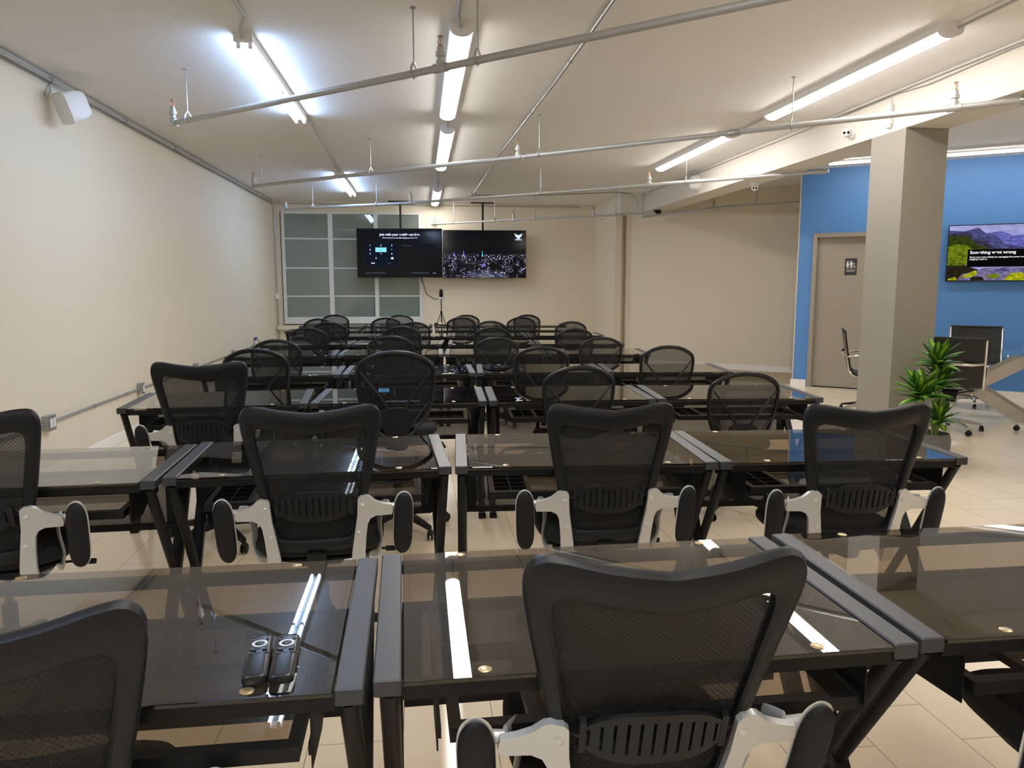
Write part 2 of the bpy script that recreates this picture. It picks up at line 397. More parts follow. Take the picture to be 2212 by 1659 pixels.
# ------------------------------------------------------------------ desks
DW, DD = 1.045, .65
def make_desk():
    t = thing('glass_desk', 'smoked glass desk', 'desk', (0, 0, 0), 0, 'smoked glass desks in rows')
    # local origin: near left corner on the floor; x right, y away
    for s, x0 in ((0, 0.), (1, DW-.05)):
        rb = B(); rb.box((x0, 0, .722), (x0+.05, DD, .755), .003)
        rb.obj('side_rail', M_rail, t, smooth=False)
        xm = x0+.025 + (.003 if s == 0 else -.003)
        B().tube([(xm, .03, .722), (xm, .50, .012)], .019, 10).lathe([(.02, 0), (.02, .014)], 10, (xm, .5, 0)).obj('front_leg', M_blkmetal, t)
        b2 = B(); b2.bar((xm, DD-.03, .725), (xm, .11, .02), .03, .04, (1, 0, 0)); b2.box((xm-.022, .08, 0), (xm+.022, .14, .022)); b2.obj('rear_leg', M_blkmetal, t, smooth=False)
    B().box((.053, -.004, .742), (DW-.053, DD+.004, .751), .0015).obj('glass_top', M_smoke, t, smooth=False)
    B().box((.05, .006, .712), (DW-.05, .036, .737)).obj('front_crossbar', M_blkmetal, t, smooth=False)
    B().box((.05, DD-.036, .712), (DW-.05, DD-.006, .737)).obj('rear_crossbar', M_blkmetal, t, smooth=False)
    for x in (.2, DW-.2):
        for y in (.022, DD-.022):
            B().lathe([(.0125, .7512), (.0125, .7525), (.011, .7532)], 20, (x, y, 0)).obj('brass_disc', M_brass, t)
    # perforated modesty panel
    yp = .48
    mp = B(); mp.box((.09, yp, .45), (DW-.09, yp+.002, .67)); mp.obj('modesty_panel', M_perf, t, smooth=False)
    pr = B(); pr.box((.05, yp-.008, .43), (DW-.05, yp+.01, .455)); pr.box((.05, yp-.008, .665), (DW-.05, yp+.01, .69))
    pr.box((.045, yp-.006, .45), (.095, yp+.008, .67)); pr.box((DW-.095, yp-.006, .45), (DW-.045, yp+.008, .67)); pr.obj('panel_frame', M_blkmetal, t, smooth=False)
    # keyboard tray
    tx0, tx1, ty0, ty1, tz = .135, DW-.115, .015, .34, .645
    fr = B()
    fr.box((tx0, ty0, tz-.028), (tx1, ty0+.028, tz)); fr.box((tx0, ty1-.025, tz-.028), (tx1, ty1, tz))
    fr.box((tx0, ty0+.028, tz-.028), (tx0+.022, ty1-.025, tz)); fr.box((tx1-.022, ty0+.028, tz-.028), (tx1, ty1-.025, tz)); fr.box((tx0+.15, ty0+.028, tz-.02), (tx0+.17, ty1-.025, tz))
    tr = fr.obj('keyboard_tray', M_blkmetal, t, smooth=False)
    B().box((tx0+.17, ty0+.03, tz-.006), (tx1-.022, ty1-.027, tz-.001)).obj('tray_glass', M_smoke, tr, smooth=False)
    pen = B()
    pen.box((tx0+.024, ty0+.03, tz-.024), (tx0+.148, ty1-.027, tz-.021))
    for k in range(1, 4): pen.box((tx0+.024, ty0+.03+k*.065, tz-.022), (tx0+.148, ty0+.033+k*.065, tz-.004))
    pen.box((tx0+.085, ty0+.03, tz-.022), (tx0+.088, ty1-.027, tz-.004))
    pen.obj('pen_compartment', M_blk, tr, smooth=False)
    for x in (tx0-.024, tx1+.02):
        hg = B(); hg.prism([(.02, .712), (.42, .712), (.42, .69), (.16, .59), (.02, .60)], x, x+.003, lambda a, z, dd: (dd, a, z))
        hg.box((x-.006 if x > .5 else x+.003, .03, .618), (x if x > .5 else x+.009, .38, .64))
        hg.obj('tray_hanger', M_blkmetal, t, smooth=False)
    return t
desk0 = make_desk()
ORD = ['nearest', 'second', 'third', 'fourth', 'fifth', 'sixth', 'seventh', 'eighth', 'ninth']
POS = ['leftmost', 'second from the left', 'third from the left', 'rightmost']
# rows: list of (near-left, near-right)
rows = [
 [None, ((-1.152, 1.262), (-.107, 1.277)), ((-.095, 1.297), (.960, 1.320)), ((.974, 1.336), (2.02, 1.345))],
 [((-1.99, 2.755), (-.95, 2.805)), ((-.942, 2.846), (.113, 2.902)), ((.122, 2.899), (1.160, 2.850)), ((1.168, 2.850), (2.200, 2.813))],
 [((-1.712, 4.51), (-.668, 4.580)), ((-.658, 4.581), (.392, 4.552)), ((.402, 4.555), (1.430, 4.517)), ((1.438, 4.516), (2.470, 4.44))],
 [((-1.682, 6.035), (-.627, 6.055)), ((-.618, 6.058), (.431, 6.052)), ((.440, 6.052), (1.480, 5.990)), ((1.490, 5.985), (2.50, 5.895))],
 [((-1.889, 7.70), (-.838, 7.735)), ((-.829, 7.735), (.224, 7.712)), ((.234, 7.712), (1.275, 7.650)), ((1.285, 7.645), (2.31, 7.54))],
 [((-1.870, 9.17), (-.815, 9.125)), ((-.806, 9.123), (.248, 9.040)), ((.313, 9.024), (1.350, 8.960)), ((1.360, 8.955), (2.40, 8.87))],
 [((-1.72, 10.56), (-.650, 10.52)), ((-.641, 10.52), (.406, 10.46)), ((.416, 10.46), (1.460, 10.42)), ((1.470, 10.42), (2.51, 10.36))],
 [((-2.01, 11.74), (-.93, 11.74)), ((-.90, 11.74), (.18, 11.72)), ((.22, 11.72), (1.30, 11.70)), ((1.36, 11.70), (2.48, 11.65))],
 [((-2.007, 13.08), (-.92, 13.08)), ((-.89, 13.08), (.20, 13.06)), ((.23, 13.06), (1.33, 13.03)), ((1.37, 13.03), (2.49, 12.99))],
]
beside = ['by the cream wall', 'left of the centre seam', 'right of the centre seam', 'at the aisle end']
first = True
for ri, row in enumerate(rows):
    for ci, dk in enumerate(row):
        if not dk: continue
        (ax, ay), (bx, by) = dk
        o = desk0 if first else dup(desk0); first = False
        cx, cy = (ax+bx)/2, (ay+by)/2; an = math.atan2(by-ay, bx-ax)
        wd0 = math.hypot(bx-ax, by-ay)-.003
        o.location = (cx-math.cos(an)*wd0/2, cy-math.sin(an)*wd0/2, 0); o.rotation_euler = (0, 0, an); o.scale = (wd0/DW, 1, 1)
        o['label'] = 'smoked glass desk %s, %s row from the camera' % (beside[ci], ORD[ri])
        o['category'] = 'desk'; o['group'] = 'smoked glass desks in rows'
desk0['label'] = 'smoked glass desk with two remotes on it, nearest row, left'
for o in list(COL.objects):
    if o.name.startswith('glass_desk') and o.get('label', '').startswith('smoked glass desk right of the centre seam, nearest'):
        o['label'] = 'smoked glass desk in the nearest row, in the middle right of the centre seam'

# ------------------------------------------------------------------ chairs
def caster(b, x, y, ang, r=.027):
    c, s_ = math.cos(ang), math.sin(ang)
    for o_ in (-.016, .006):
        M = Matrix.Translation((x, y, r)) @ Matrix.Rotation(ang, 4, 'Z')
        sv = b.M; b.M = (sv @ M) if sv else M
        b.lathe([(r*.6, o_), (r, o_+.002), (r, o_+.009), (r*.6, o_+.011)], 14, (0, 0, 0), 'x'); b.M = sv
    b.lathe([(.012, .03), (.02, .045), (.012, .06)], 10, (x, y, 0))

def base_parts(t, m_base, m_lift, m_caster, top=.43, r=.30, ph=0., tip=None):
    bb = B()
    for k in range(5):
        a = ph+2*PI*k/5; c, s_ = math.cos(a), math.sin(a)
        bb.sweep([[ (c*d-s_*u*wd, s_*d+c*u*wd, z+h*th) for u, h in ((-1,-.5),(1,-.5),(.8,.7),(-.8,.7))] for d, wd, z, th in ((.02,.028,.105,.035),(.12,.024,.10,.03),(.22,.019,.085,.022),(r,.016,.07,.016))], closed=False, cap=True)
    bb.lathe([(.035, .08), (.04, .09), (.04, .125), (.03, .14)], 18)
    bb.obj('star_base', m_base, t)
    B().lathe([(.026, .12), (.026, .27), (.0255, .275), (.014, .277), (.014, top)], 16).obj('gas_lift', m_lift, t)
    for k in range(5):
        a = ph+2*PI*k/5; cb = B(); caster(cb, math.cos(a)*(r+.005), math.sin(a)*(r+.005), a+k*1.3)
        cb.obj('caster', m_caster, t)

TH = R(11)
def PA(u, w_, d_=0.):
    u = u*1.025
    return (u, -.205-w_*math.sin(TH)-d_*math.cos(TH)+.9*min(u*u, .042), .475+w_*math.cos(TH)-d_*math.sin(TH))
outA = [(0,-.005),(.10,-.005),(.150,.008),(.163,.06),(.172,.14),(.188,.22),(.208,.32),(.226,.42),(.236,.49),(.233,.53),(.214,.555),(.17,.558),(.10,.546),(0,.535)]
inA = [(0,.05),(.09,.05),(.120,.056),(.131,.08),(.140,.14),(.153,.22),(.168,.32),(.181,.40),(.186,.44),(.183,.466),(.168,.478),(.14,.477),(.09,.468),(0,.455)]
def full(half, k=3):
    h = crom(half, k); return h + [(-u, w_) for u, w_ in reversed(h[1:-1])]
def ring_frame(b, outl, inl, P, th0, n=10, thf=None):
    rings = []
    for (ou, ow), (iu, iw) in zip(outl, inl):
        cu, cw = (ou+iu)/2, (ow+iw)/2; du, dw = (ou-iu)/2, (ow-iw)/2
        t_ = thf(cu, cw) if thf else th0
        rings.append([P(cu+du*math.copysign(abs(math.cos(2*PI*k/n))**.75, math.cos(2*PI*k/n)), cw+dw*math.copysign(abs(math.cos(2*PI*k/n))**.75, math.cos(2*PI*k/n)), t_*math.copysign(abs(math.sin(2*PI*k/n))**.75, math.sin(2*PI*k/n))) for k in range(n)])
    b.sweep(rings)
def membrane(b, outl, P, rings=9, sag=0.):
    n = len(outl); cu = 0; cw = sum(p[1] for p in outl)/n
    vs = []; fs = []
    for r_ in range(rings+1):
        t_ = r_/rings
        for u, w_ in outl:
            vs.append(P(cu+(u-cu)*t_ if r_ else cu+(u-cu)*.02, cw+(w_-cw)*(t_ if r_ else .02), -sag*(1-t_*t_)))
    for r_ in range(rings):
        for k in range(n): fs.append((r_*n+k, r_*n+(k+1)%n, (r_+1)*n+(k+1)%n, (r_+1)*n+k))
    fs.append(tuple(range(n)))
    b.add(vs, fs)

def make_chair_a():
    t = thing('office_chair', 'square-backed chair', 'chair', (0,0,0), 0, 'square-backed mesh chairs with silver arm brackets')
    OA, IA = full(outA), full(inA)
    b = B(); ring_frame(b, OA, IA, PA, .02, 12, lambda u, w_: .02+.006*max(0, w_-.35)); b.obj('back_frame', M_blk, t)
    b = B(); mid = [((o_[0]+i_[0])/2, (o_[1]+i_[1])/2) for o_, i_ in zip(OA, IA)]; membrane(b, [(u*1.0, w_) for u, w_ in mid], PA, 9, .012); b.obj('back_mesh', M_meshA, t)
    # lumbar plate with slots
    b = B(); n = 11; hw = .125; cw_ = .187
    def hh(u): return .058*max(0, 1-(abs(u)/(hw*1.12))**3.2)**.8
    def seg(u0, u1, wa0, wb0, wa1, wb1):
        q = [PA(u0, wa0, .026), PA(u1, wa1, .026), PA(u1, wb1, .026), PA(u0, wb0, .026)]
        q2 = [PA(u0, wa0, .017), PA(u1, wa1, .017), PA(u1, wb1, .017), PA(u0, wb0, .017)]
        b.add(q+q2, [(0,1,2,3),(7,6,5,4),(0,4,5,1),(1,5,6,2),(2,6,7,3),(3,7,4,0)])
    N = 44
    for i in range(N):
        u0 = -hw+2*hw*i/N; u1 = -hw+2*hw*(i+1)/N; uc = (u0+u1)/2
        slot = (i % 4 == 1) and abs(uc) < hw*.95
        h0, h1 = hh(u0), hh(u1); up = .9
        lo0, lo1 = cw_-h0*1.05, cw_-h1*1.05
        if slot:
            s0 = .68*min(h0, h1)
            seg(u0, u1, lo0, cw_-s0, lo1, cw_-s0); seg(u0, u1, cw_+s0, cw_+h0, cw_+s0, cw_+h1)
        else: seg(u0, u1, lo0, cw_+h0, lo1, cw_+h1)
    for s_ in (-1, 1): b.bar(PA(s_*.126, .15, .02), PA(s_*.126, .225, .02), .012, .016, (0, 1, 0)); b.bar(PA(s_*.12, .187, .015), PA(s_*.158, .187, .0), .006, .03, (0, 1, 0))
    b.obj('lumbar_pad', M_blk, t, smooth=False)
    # seat
    B().pillow(0, .04, .438, .512, .245, .245, .30, 40, .035).obj('seat', M_seat, t)
    sp = B(); sp.pillow(0, .03, .415, .44, .21, .21, .3, 24); sp.box((-.09, -.10, .375), (.09, .11, .418), .012)
    sp.tube([(.08, .02, .39), (.2, .04, .385), (.26, .045, .38)], .005); sp.tube([(.25, .044, .38), (.29, .046, .378)], .011)
    sp.tube([(0, -.08, .395), (0, -.2, .41), (0, -.225, .47)], .022, 8, flat=(1.6, .6)); sp.obj('seat_mechanism', M_blkmetal, t)
    for s_ in (-1, 1):
        pts = [(.120,-.07),(.172,-.07),(.171,.0),(.176,.07),(.182,.118),(.192,.138),(.212,.148),(.268,.150),(.272,.165),(.268,.190),(.238,.196),(.212,.206),(.192,.226),(.180,.232),(.158,.230),(.150,.222),(.146,.15),(.134,.07),(.124,.0)]
        P_ = (lambda x, z, d, s_=s_: PA(s_*x, z-.015, .022+d))
        b = B(); n_ = len(pts)
        fb = [P_(x, z, .011) for x, z in pts]; bk = [P_(x, z, -.004) for x, z in pts]
        b.add(fb+bk, [tuple(range(n_)), tuple(range(2*n_-1, n_-1, -1))]+[(i, i+n_, (i+1)%n_+n_, (i+1)%n_) for i in range(n_)])
        b.tube([PA(s_*.146, -.05, .022), PA(s_*.148, -.085, .012), (s_*.165, -.13, .405), (s_*.16, 0, .408)], .024, 8, flat=(1, .3))
        br = b.obj('arm_bracket', M_silver, t)
        for (u, w_) in ((.165, .18), (.151, .07)):
            rv = B(); rv.M = Matrix.Translation(Vector(PA(s_*u, w_, .034))) @ Matrix.Rotation(R(90), 4, 'X'); rv.lathe([(.0085, 0), (.0085, .002), (.006, .0035)], 14)
            rv.obj('rivet', M_silver, br)
        lp = B(); pth = crom([PA(s_*.258, .165, .01), PA(s_*.235, .14, -.03), PA(s_*.222, .07, -.05), PA(s_*.225, -.01, -.06), (s_*.215, -.08, .415), (s_*.18, -.02, .402)], 4)
        lp.tube(pth, .019, 8, flat=(.3, 1)); lp.obj('arm_loop', M_silver, t)
        # flipped-up pad
        a = B(); L_ = .25; cz0 = -.03; rings = []
        for q in range(21):
            tt = (1-math.cos(PI*q/20))/2; k_ = max(.01, 1-abs(2*tt-1)**4.5)**.5
            cz = cz0+L_*tt
            rings.append([PA(s_*(.308+.008*(tt-.5))+math.cos(2*PI*j/14)*.034*k_, cz, .030+math.sin(2*PI*j/14)*.019*k_*(1 if math.sin(2*PI*j/14) > 0 else .6)) for j in range(14)])
        a.sweep(rings, closed=False, cap=True); ap = a.obj('arm_pad', M_blksoft, t)
        rim = B(); rings = []
        for q in range(21):
            tt = (1-math.cos(PI*q/20))/2; k_ = max(.01, 1-abs(2*tt-1)**4.5)**.5
            rings.append([PA(s_*(.308+.008*(tt-.5))+math.cos(2*PI*j/14)*.0358*k_, cz0-.003+(L_+.006)*tt, .021+math.sin(2*PI*j/14)*.006*k_) for j in range(14)])
        rim.sweep(rings, closed=False, cap=True); rim.obj('pad_rim', M_silver, ap)
        hv = B(); hv.tube([PA(s_*.30, .158, .006), PA(s_*.258, .158, .010)], .013, 10); hv.obj('arm_pivot', M_silver, t)
    base_parts(t, M_blk, M_blkmetal, M_blk, .40, .30, R(90))
    return t

THB = R(9)
def PB(u, w_, d_=0.):
    lum = .018*math.exp(-((w_-.14)/.09)**2)
    return (u, -.205-w_*math.sin(THB)+lum-d_+.75*u*u, .50+w_*math.cos(THB))
cB = [(0,.004),(.075,.006),(.13,.025),(.168,.07),(.192,.14),(.206,.22),(.211,.29),(.207,.345),(.186,.382),(.13,.417),(.07,.437),(0,.444)]
def make_chair_b():
    t = thing('task_chair', 'round-backed chair', 'chair', (0,0,0), 0, 'round-backed mesh task chairs')
    C_ = full(cB)
    b = B(); n = 8; rings = []
    N = len(C_)
    for i, (u, w_) in enumerate(C_):
        pu, pw = C_[i-1]; qu, qw = C_[(i+1) % N]; tu, tw = qu-pu, qw-pw; l = math.hypot(tu, tw); nu, nw = tw/l, -tu/l
        ra = .0115+.004*max(0, (w_-.25)/.2); rb_ = .016
        rings.append([PB(u+nu*ra*math.cos(2*PI*k/n), w_+nw*ra*math.cos(2*PI*k/n), rb_*math.sin(2*PI*k/n)) for k in range(n)])
    b.sweep(rings); b.obj('back_frame', M_blk, t)
    b = B(); membrane(b, C_, PB, 8, .01); b.obj('back_mesh', M_meshB, t)
    b = B()
    for s_ in (-1, 1):
        p = crom([(s_*.045, .12), (s_*.085, .19), (s_*.13, .255), (s_*.192, .335)], 4)
        b.tube([PB(u, w_, .032-.02*(i/len(p))) for i, (u, w_) in enumerate(p)], [.013-.006*i/len(p) for i in range(len(p))], 8, flat=(1, .7))
        b.tube([PB(s_*.05, -.02, .03), PB(s_*.11, .06, .025), PB(s_*.19, .16, .006)], [.008, .007, .005], 6)
        b.tube([PB(s_*.05, -.045, .03), PB(s_*.09, -.02, .025), PB(s_*.13, .028, .006)], [.012, .010, .008], 6)
    top = crom([(-.045, .12), (0, .125), (.045, .12)], 4); b.tube([PB(u, w_, .03) for u, w_ in top], .007, 6)
    b.obj('back_brace', M_blk, t)
    b = B(); pts = crom([(-.085,.10),(-.05,.125),(0,.130),(.05,.125),(.085,.10),(.082,.055),(.064,.0),(.055,-.05),(.055,-.11),(-.055,-.11),(-.055,-.05),(-.064,.0),(-.082,.055)], 3, True)
    n_ = len(pts); b.add([PB(u, w_, .046-.3*u*u) for u, w_ in pts]+[PB(u, w_, .022) for u, w_ in pts], [tuple(range(n_)), tuple(range(2*n_-1, n_-1, -1))]+[(i, i+n_, (i+1)%n_+n_, (i+1)%n_) for i in range(n_)])
    sp = b.obj('spine_plate', M_blksoft, t)
    b = B()
    for z in (-.005, -.05): b.box((-.027, PB(0, z, .049)[1], .50+z-.018), (.027, PB(0, z, .04)[1], .50+z+.012), .003)
    b.obj('adjuster', M_blk, sp, smooth=False)
    B().pillow(0, .03, .44, .505, .24, .235, .34, 36, .03).obj('seat', M_seat, t)
    sm = B(); sm.pillow(0, .02, .418, .442, .2, .2, .34, 24); sm.box((-.08, -.1, .375), (.08, .1, .42), .012)
    sm.tube([(0, -.08, .39), (0, -.2, .385), (0, -.245, .42), (0, -.235, .47)], .026, 8, flat=(1.3, .5))
    sm.tube([(.07, .03, .39), (.2, .05, .385), (.27, .055, .36)], .005); sm.tube([(.265, .055, .365), (.285, .056, .33)], .011)
    sm.obj('seat_mechanism', M_blkmetal, t)
    base_parts(t, M_blk, M_blkmetal, M_blk, .40, .30, R(90))
    return t

chA = make_chair_a(); chB = make_chair_b()
used = {'a': False, 'b': False}
def place(kind, x, yback, rot, dz, label, rec=0.):
    """x, yback: floor position below the top of the backrest"""
    src = chA if kind == 'a' else chB
    o = src if not used[kind] else dup(src); used[kind] = True
    off = .31 if kind == 'a' else .285
    o.location = (x - math.sin(rot)*off, yback+math.cos(rot)*off, 0); o.rotation_euler = (0, 0, rot)
    for c in o.children:
        nm = c.name.split('.')[0]
        if nm not in ('star_base', 'gas_lift', 'caster'):
            c.location.z = dz
            if nm not in ('seat', 'seat_mechanism'):   # reclined back turns about its hinge over the seat
                pv = Vector((0, -.18, .45)); q = pv - Matrix.Rotation(rec, 3, 'X') @ pv
                c.rotation_euler.x = rec; c.location = (q.x, q.y, q.z+dz)
        elif nm == 'gas_lift': c.location.z = 0
    o['label'] = label
    return o

# (x, y of back top, rot, dz)
GA = 'square-backed mesh chair with silver arm brackets, '
place('a', .403, 1.215, R(-2), .005, GA+'nearest and largest in view', R(7))
place('a', -.655, 1.11, R(13), -.045, GA+'cropped at lower left', R(2))
place('a', 1.485, 1.125, R(-6), -.01, GA+'mostly outside the lower right corner')
place('a', -.385, 2.68, R(3), .008, GA+'second row, left of centre seam')
place('a', .70, 2.72, R(-1), -.01, GA+'second row, right of centre seam')
place('a', 1.65, 2.61, R(-3), -.012, GA+'second row, before the potted plant')
place('a', -1.50, 2.62, R(6), .02, GA+'second row, cropped at left edge')
place('a', -1.145, 4.10, R(2), .03, GA+'third row, by the cream wall')
GB = 'round-backed black mesh task chair, '
place('b', -.14, 4.22, R(2), .14, GB+'third row, tallest and left of the centre seam')
place('b', .94, 4.44, R(-1), .02, GB+'third row, right of the centre seam')
place('b', 1.94, 4.36, R(-4), -.02, GB+'third row, at the aisle end')
place('b', -1.115, 5.32, R(3), .07, GB+'fourth row, by the cream wall')
place('b', .94, 5.90, R(-2), .02, GB+'fourth row, right of the centre seam')
place('b', 1.95, 5.86, R(-3), .02, GB+'fourth row, at the aisle end')
place('b', -1.29, 7.05, R(4), .01, GB+'fifth row, by the cream wall')
place('b', -.285, 7.30, R(0), .02, GB+'fifth row, left of the centre seam')
place('b', .75, 7.56, R(-2), -.02, GB+'fifth row, right of the centre seam')
place('b', 1.79, 7.47, R(0), -.02, GB+'fifth row, at the aisle end')
place('b', -1.26, 8.80, R(2), .02, GB+'sixth row, by the cream wall')
place('b', -.215, 8.82, R(0), .03, GB+'sixth row, left of the centre seam')
place('b', .83, 8.86, R(0), .01, GB+'sixth row, right of the centre seam')
place('b', 1.80, 8.84, R(-2), -.01, GB+'sixth row, at the aisle end')
place('b', -1.145, 9.85, R(3), .03, GB+'seventh row, by the cream wall')
place('b', -.09, 10.38, R(0), .0, GB+'seventh row, left of the centre seam')
place('b', .94, 10.34, R(0), .01, GB+'seventh row, right of the centre seam')
place('b', 2.04, 10.28, R(0), .0, GB+'seventh row, at the aisle end')
place('b', -1.49, 11.60, R(5), .0, GB+'eighth row, by the cream wall')
place('b', -.50, 11.40, R(5), .02, GB+'eighth row, left of the tripod camera')
place('b', .61, 11.60, R(0), .01, GB+'eighth row, right of the tripod camera')
place('b', 1.52, 11.55, R(0), .01, GB+'eighth row, at the aisle end')
place('b', -1.355, 12.52, R(3), .02, GB+'farthest row, against the window')
place('b', -.325, 12.55, R(3), .01, GB+'farthest row, below the left hanging television')
place('b', .74, 12.50, R(0), .01, GB+'farthest row, below the right hanging television')
place('b', 1.735, 12.45, R(0), .01, GB+'farthest row, at the aisle end')

# ------------------------------------------------------------------ remotes
def make_remote():
    t = thing('remote_control', 'remote', 'remote control', (0,0,0), 0, 'black television remotes on the nearest desk')
    b = B(); rings = []
    for q, y in enumerate([0, .002, .006, .155, .163, .165]):
        k_ = (.75, .93, 1, 1, .93, .8)[q]
        rings.append([(.0225*k_*math.copysign(abs(math.cos(a))**.55, math.cos(a)), y, .010+.0095*k_*math.copysign(abs(math.sin(a))**.6, math.sin(a))) for a in [2*PI*j/18 for j in range(18)]])
    b.sweep(rings, closed=False, cap=True); b.obj('body', M_remote, t)
    z = .0192
    def btn(x, y, r, nm='button', m=M_button, h=.0012): B().lathe([(r, z-.001), (r, z+h*.7), (r*.8, z+h)], 14, (x, y, 0)).obj(nm, m, t)
    btn(-.012, .155, .0035)
    for x in (-.013, 0, .013): btn(x, .142, .0038)
    B().lathe([(.0145, z-.001), (.0145, z+.0012), (.0095, z+.0012), (.0095, z-.001)], 24, (0, .124, 0), cap=False).obj('direction_ring', M_silver, t)
    btn(0, .124, .008, 'select_button', M_remote)
    for x in (-.013, 0, .013): btn(x, .106, .0038)
    for x in (-.012, .008): B().box((x-.002, .094, z-.001), (x+.008, .099, z+.003), .001).obj('rocker', M_remote, t, smooth=False)
    for x in (-.013, 0, .013): B().box((x-.005, .0855, z-.001), (x+.005, .0895, z+.0012), .0005).obj('app_button', M_button, t, smooth=False)
    b = B()
    for k in range(7): b.box((-.0095+k*.0028, .0125, z-.0008), (-.0095+k*.0028+.0019, .0155, z+.0002))
    b.obj('maker_mark', M_button, t, smooth=False)
    return t
rm = make_remote(); rm.location = (-.299, 1.312, .7515); rm.rotation_euler = (0, 0, R(6.5))
rm['label'] = 'black television remote, left one of the pair on the nearest desk'
r2 = dup(rm); r2.location = (-.253, 1.309, .7515); r2.rotation_euler = (0, 0, R(4.5))
r2['label'] = 'black television remote with gleaming ring, right one of the pair beside the light reflection'

# ------------------------------------------------------------------ ceiling lights
def warm_light(x, y0, y1, label, extra=None):
    t = thing('strip_light', label, 'ceiling light', (x, y0, ZC), 0, 'warm wrap-around strip lights')
    L_ = y1-y0; W_ = .068; hgt = .072
    hb_ = B(); hb_.box((-W_*.98, 0.0, -.03), (W_*.98, L_, -.0005)); hb_.box((-W_*1.04, 0, -.05), (-W_*1.005, L_, -.0005)); hb_.box((W_*1.005, 0, -.05), (W_*1.04, L_, -.0005))  # housing box, plus side skirts added to keep diffuser light off the ceiling
    hb_.obj('housing', M_whitepl, t, smooth=False)
    prof = [(W_*math.cos(a), -.042-hgt*.55*math.sin(a)) for a in [PI*i/12 for i in range(13)]]
    for k in range(2):
        a0, a1 = .035+(L_-.07)*k/2+.002, .035+(L_-.07)*(k+1)/2-.002
        n = len(prof); b = B()
        b.add([(x_, a0, z_) for x_, z_ in prof]+[(x_, a1, z_) for x_, z_ in prof], [tuple(range(n)), tuple(range(2*n-1, n-1, -1))]+[(i, i+n, i+1+n, i+1) for i in range(n-1)]+[(0, n-1, 2*n-1, n)])
        b.obj('diffuser', M_diff, t)
    for ya, yb in ((-.012, .033), (L_-.033, L_+.012)):
        pr = [(p_[0]*1.05, p_[1]*1.04) for p_ in prof]; n = len(pr); b = B()
        pr = [(W_*1.05, 0), *pr, (-W_*1.05, 0)]; n = len(pr)
        b.prism(pr, ya, yb); b.obj('end_cap', M_whitepl, t, smooth=False)
    return t
warm_light(.275, 4.87, 7.35, 'warm wrap-around strip light over the centre aisle, nearest and largest')
warm_light(.30, 7.95, 10.55, 'warm wrap-around strip light over the centre aisle, middle one')
warm_light(.31, 12.9, 15.2, 'warm wrap-around strip light over the centre aisle, farthest, by the hanging televisions')
warm_light(3.23, 4.55, 7.0, 'long warm strip light near the ceiling beam, upper right')
warm_light(3.21, 7.85, 10.25, 'shorter-looking warm strip light near the beam, farther one')
warm_light(3.23, .6, 3.0, 'warm strip light near the beam beyond the top of the photo')
for yy in (-3.2, .2):
    warm_light(.275, yy, yy+2.45, 'warm strip light behind the camera over the centre aisle' if yy < 0 else 'warm strip light just above the camera')
def tube_light(x, y0, y1, label):
    t = thing('tube_light', label, 'ceiling light', (x, y0, ZC), 0, 'bare twin-tube lights with cool light')
    L_ = y1-y0
    B().box((-.055, 0, -.05), (.055, L_, -.0005), .003).obj('housing', M_whitepl, t, smooth=False)
    B().prism([(-.058, 0), (.058, 0), (.058, -.055), (.04, -.062), (-.04, -.062), (-.058, -.055)], -.006, .012).obj('end_plate', M_whitepl, t, smooth=False)
    for k in range(2):
        a0, a1 = .03+(L_-.06)*k/2, .03+(L_-.06)*(k+1)/2
        for s_ in (-1, 1):
            B().tube([(s_*.036, a0+.025, -.068), (s_*.036, a1-.025, -.068)], .0135, 12).obj('tube', M_tube, t)
            for yy in (a0+.01, a1-.01): B().box((s_*.036-.012, yy-.01, -.088), (s_*.036+.012, yy+.01, -.045), .004).obj('lamp_holder', M_whitepl, t)
    return t
tube_light(-1.085, 5.25, 7.65, 'bare twin-tube light with cool bluish glow, upper left')
tube_light(-1.12, 11.35, 13.75, 'bare twin-tube light with cool glow, far one toward the window')
tube_light(-1.08, -.9, 1.5, 'bare twin-tube light behind the camera on the left')
# led bars by the blue wall
def led_bar(s0, s1, label):
    t = thing('led_bar', label, 'ceiling light', P0+E*s0-Nn*.66+Vector((0, 0, 2.985)), AX, 'led bars along the blue wall')
    L_ = s1-s0
    B().box((0, -.03, .016), (L_, .03, .0395), .003).obj('housing', M_whitepl, t, smooth=False)
    B().box((.01, -.028, -.008), (L_-.01, .028, .0155)).obj('diffuser', M_led, t, smooth=False)
    return t
led_bar(.43, 1.70, 'slim led bar over the restroom door, left of the pillar')
led_bar(1.74, 4.2, 'slim led bar over the wall television, right of the pillar')
for s0 in (4.5,): led_bar(s0, s0+2.2, 'slim led bar beyond the right edge of the photo')
warm_light(7.6, 2.2, 4.65, 'warm strip light over the meeting area beyond the right edge')
# light soffit rail above the led bars
sf = tag(B().box((.5, -.95, 3.01), (7.0, -.85, ZC-.001)).obj('ceiling_rail', M_ceil, smooth=False), 'thin painted rail on the ceiling parallel to the blue wall', 'rail')
sf.location = P0; sf.rotation_euler = (0, 0, AX)

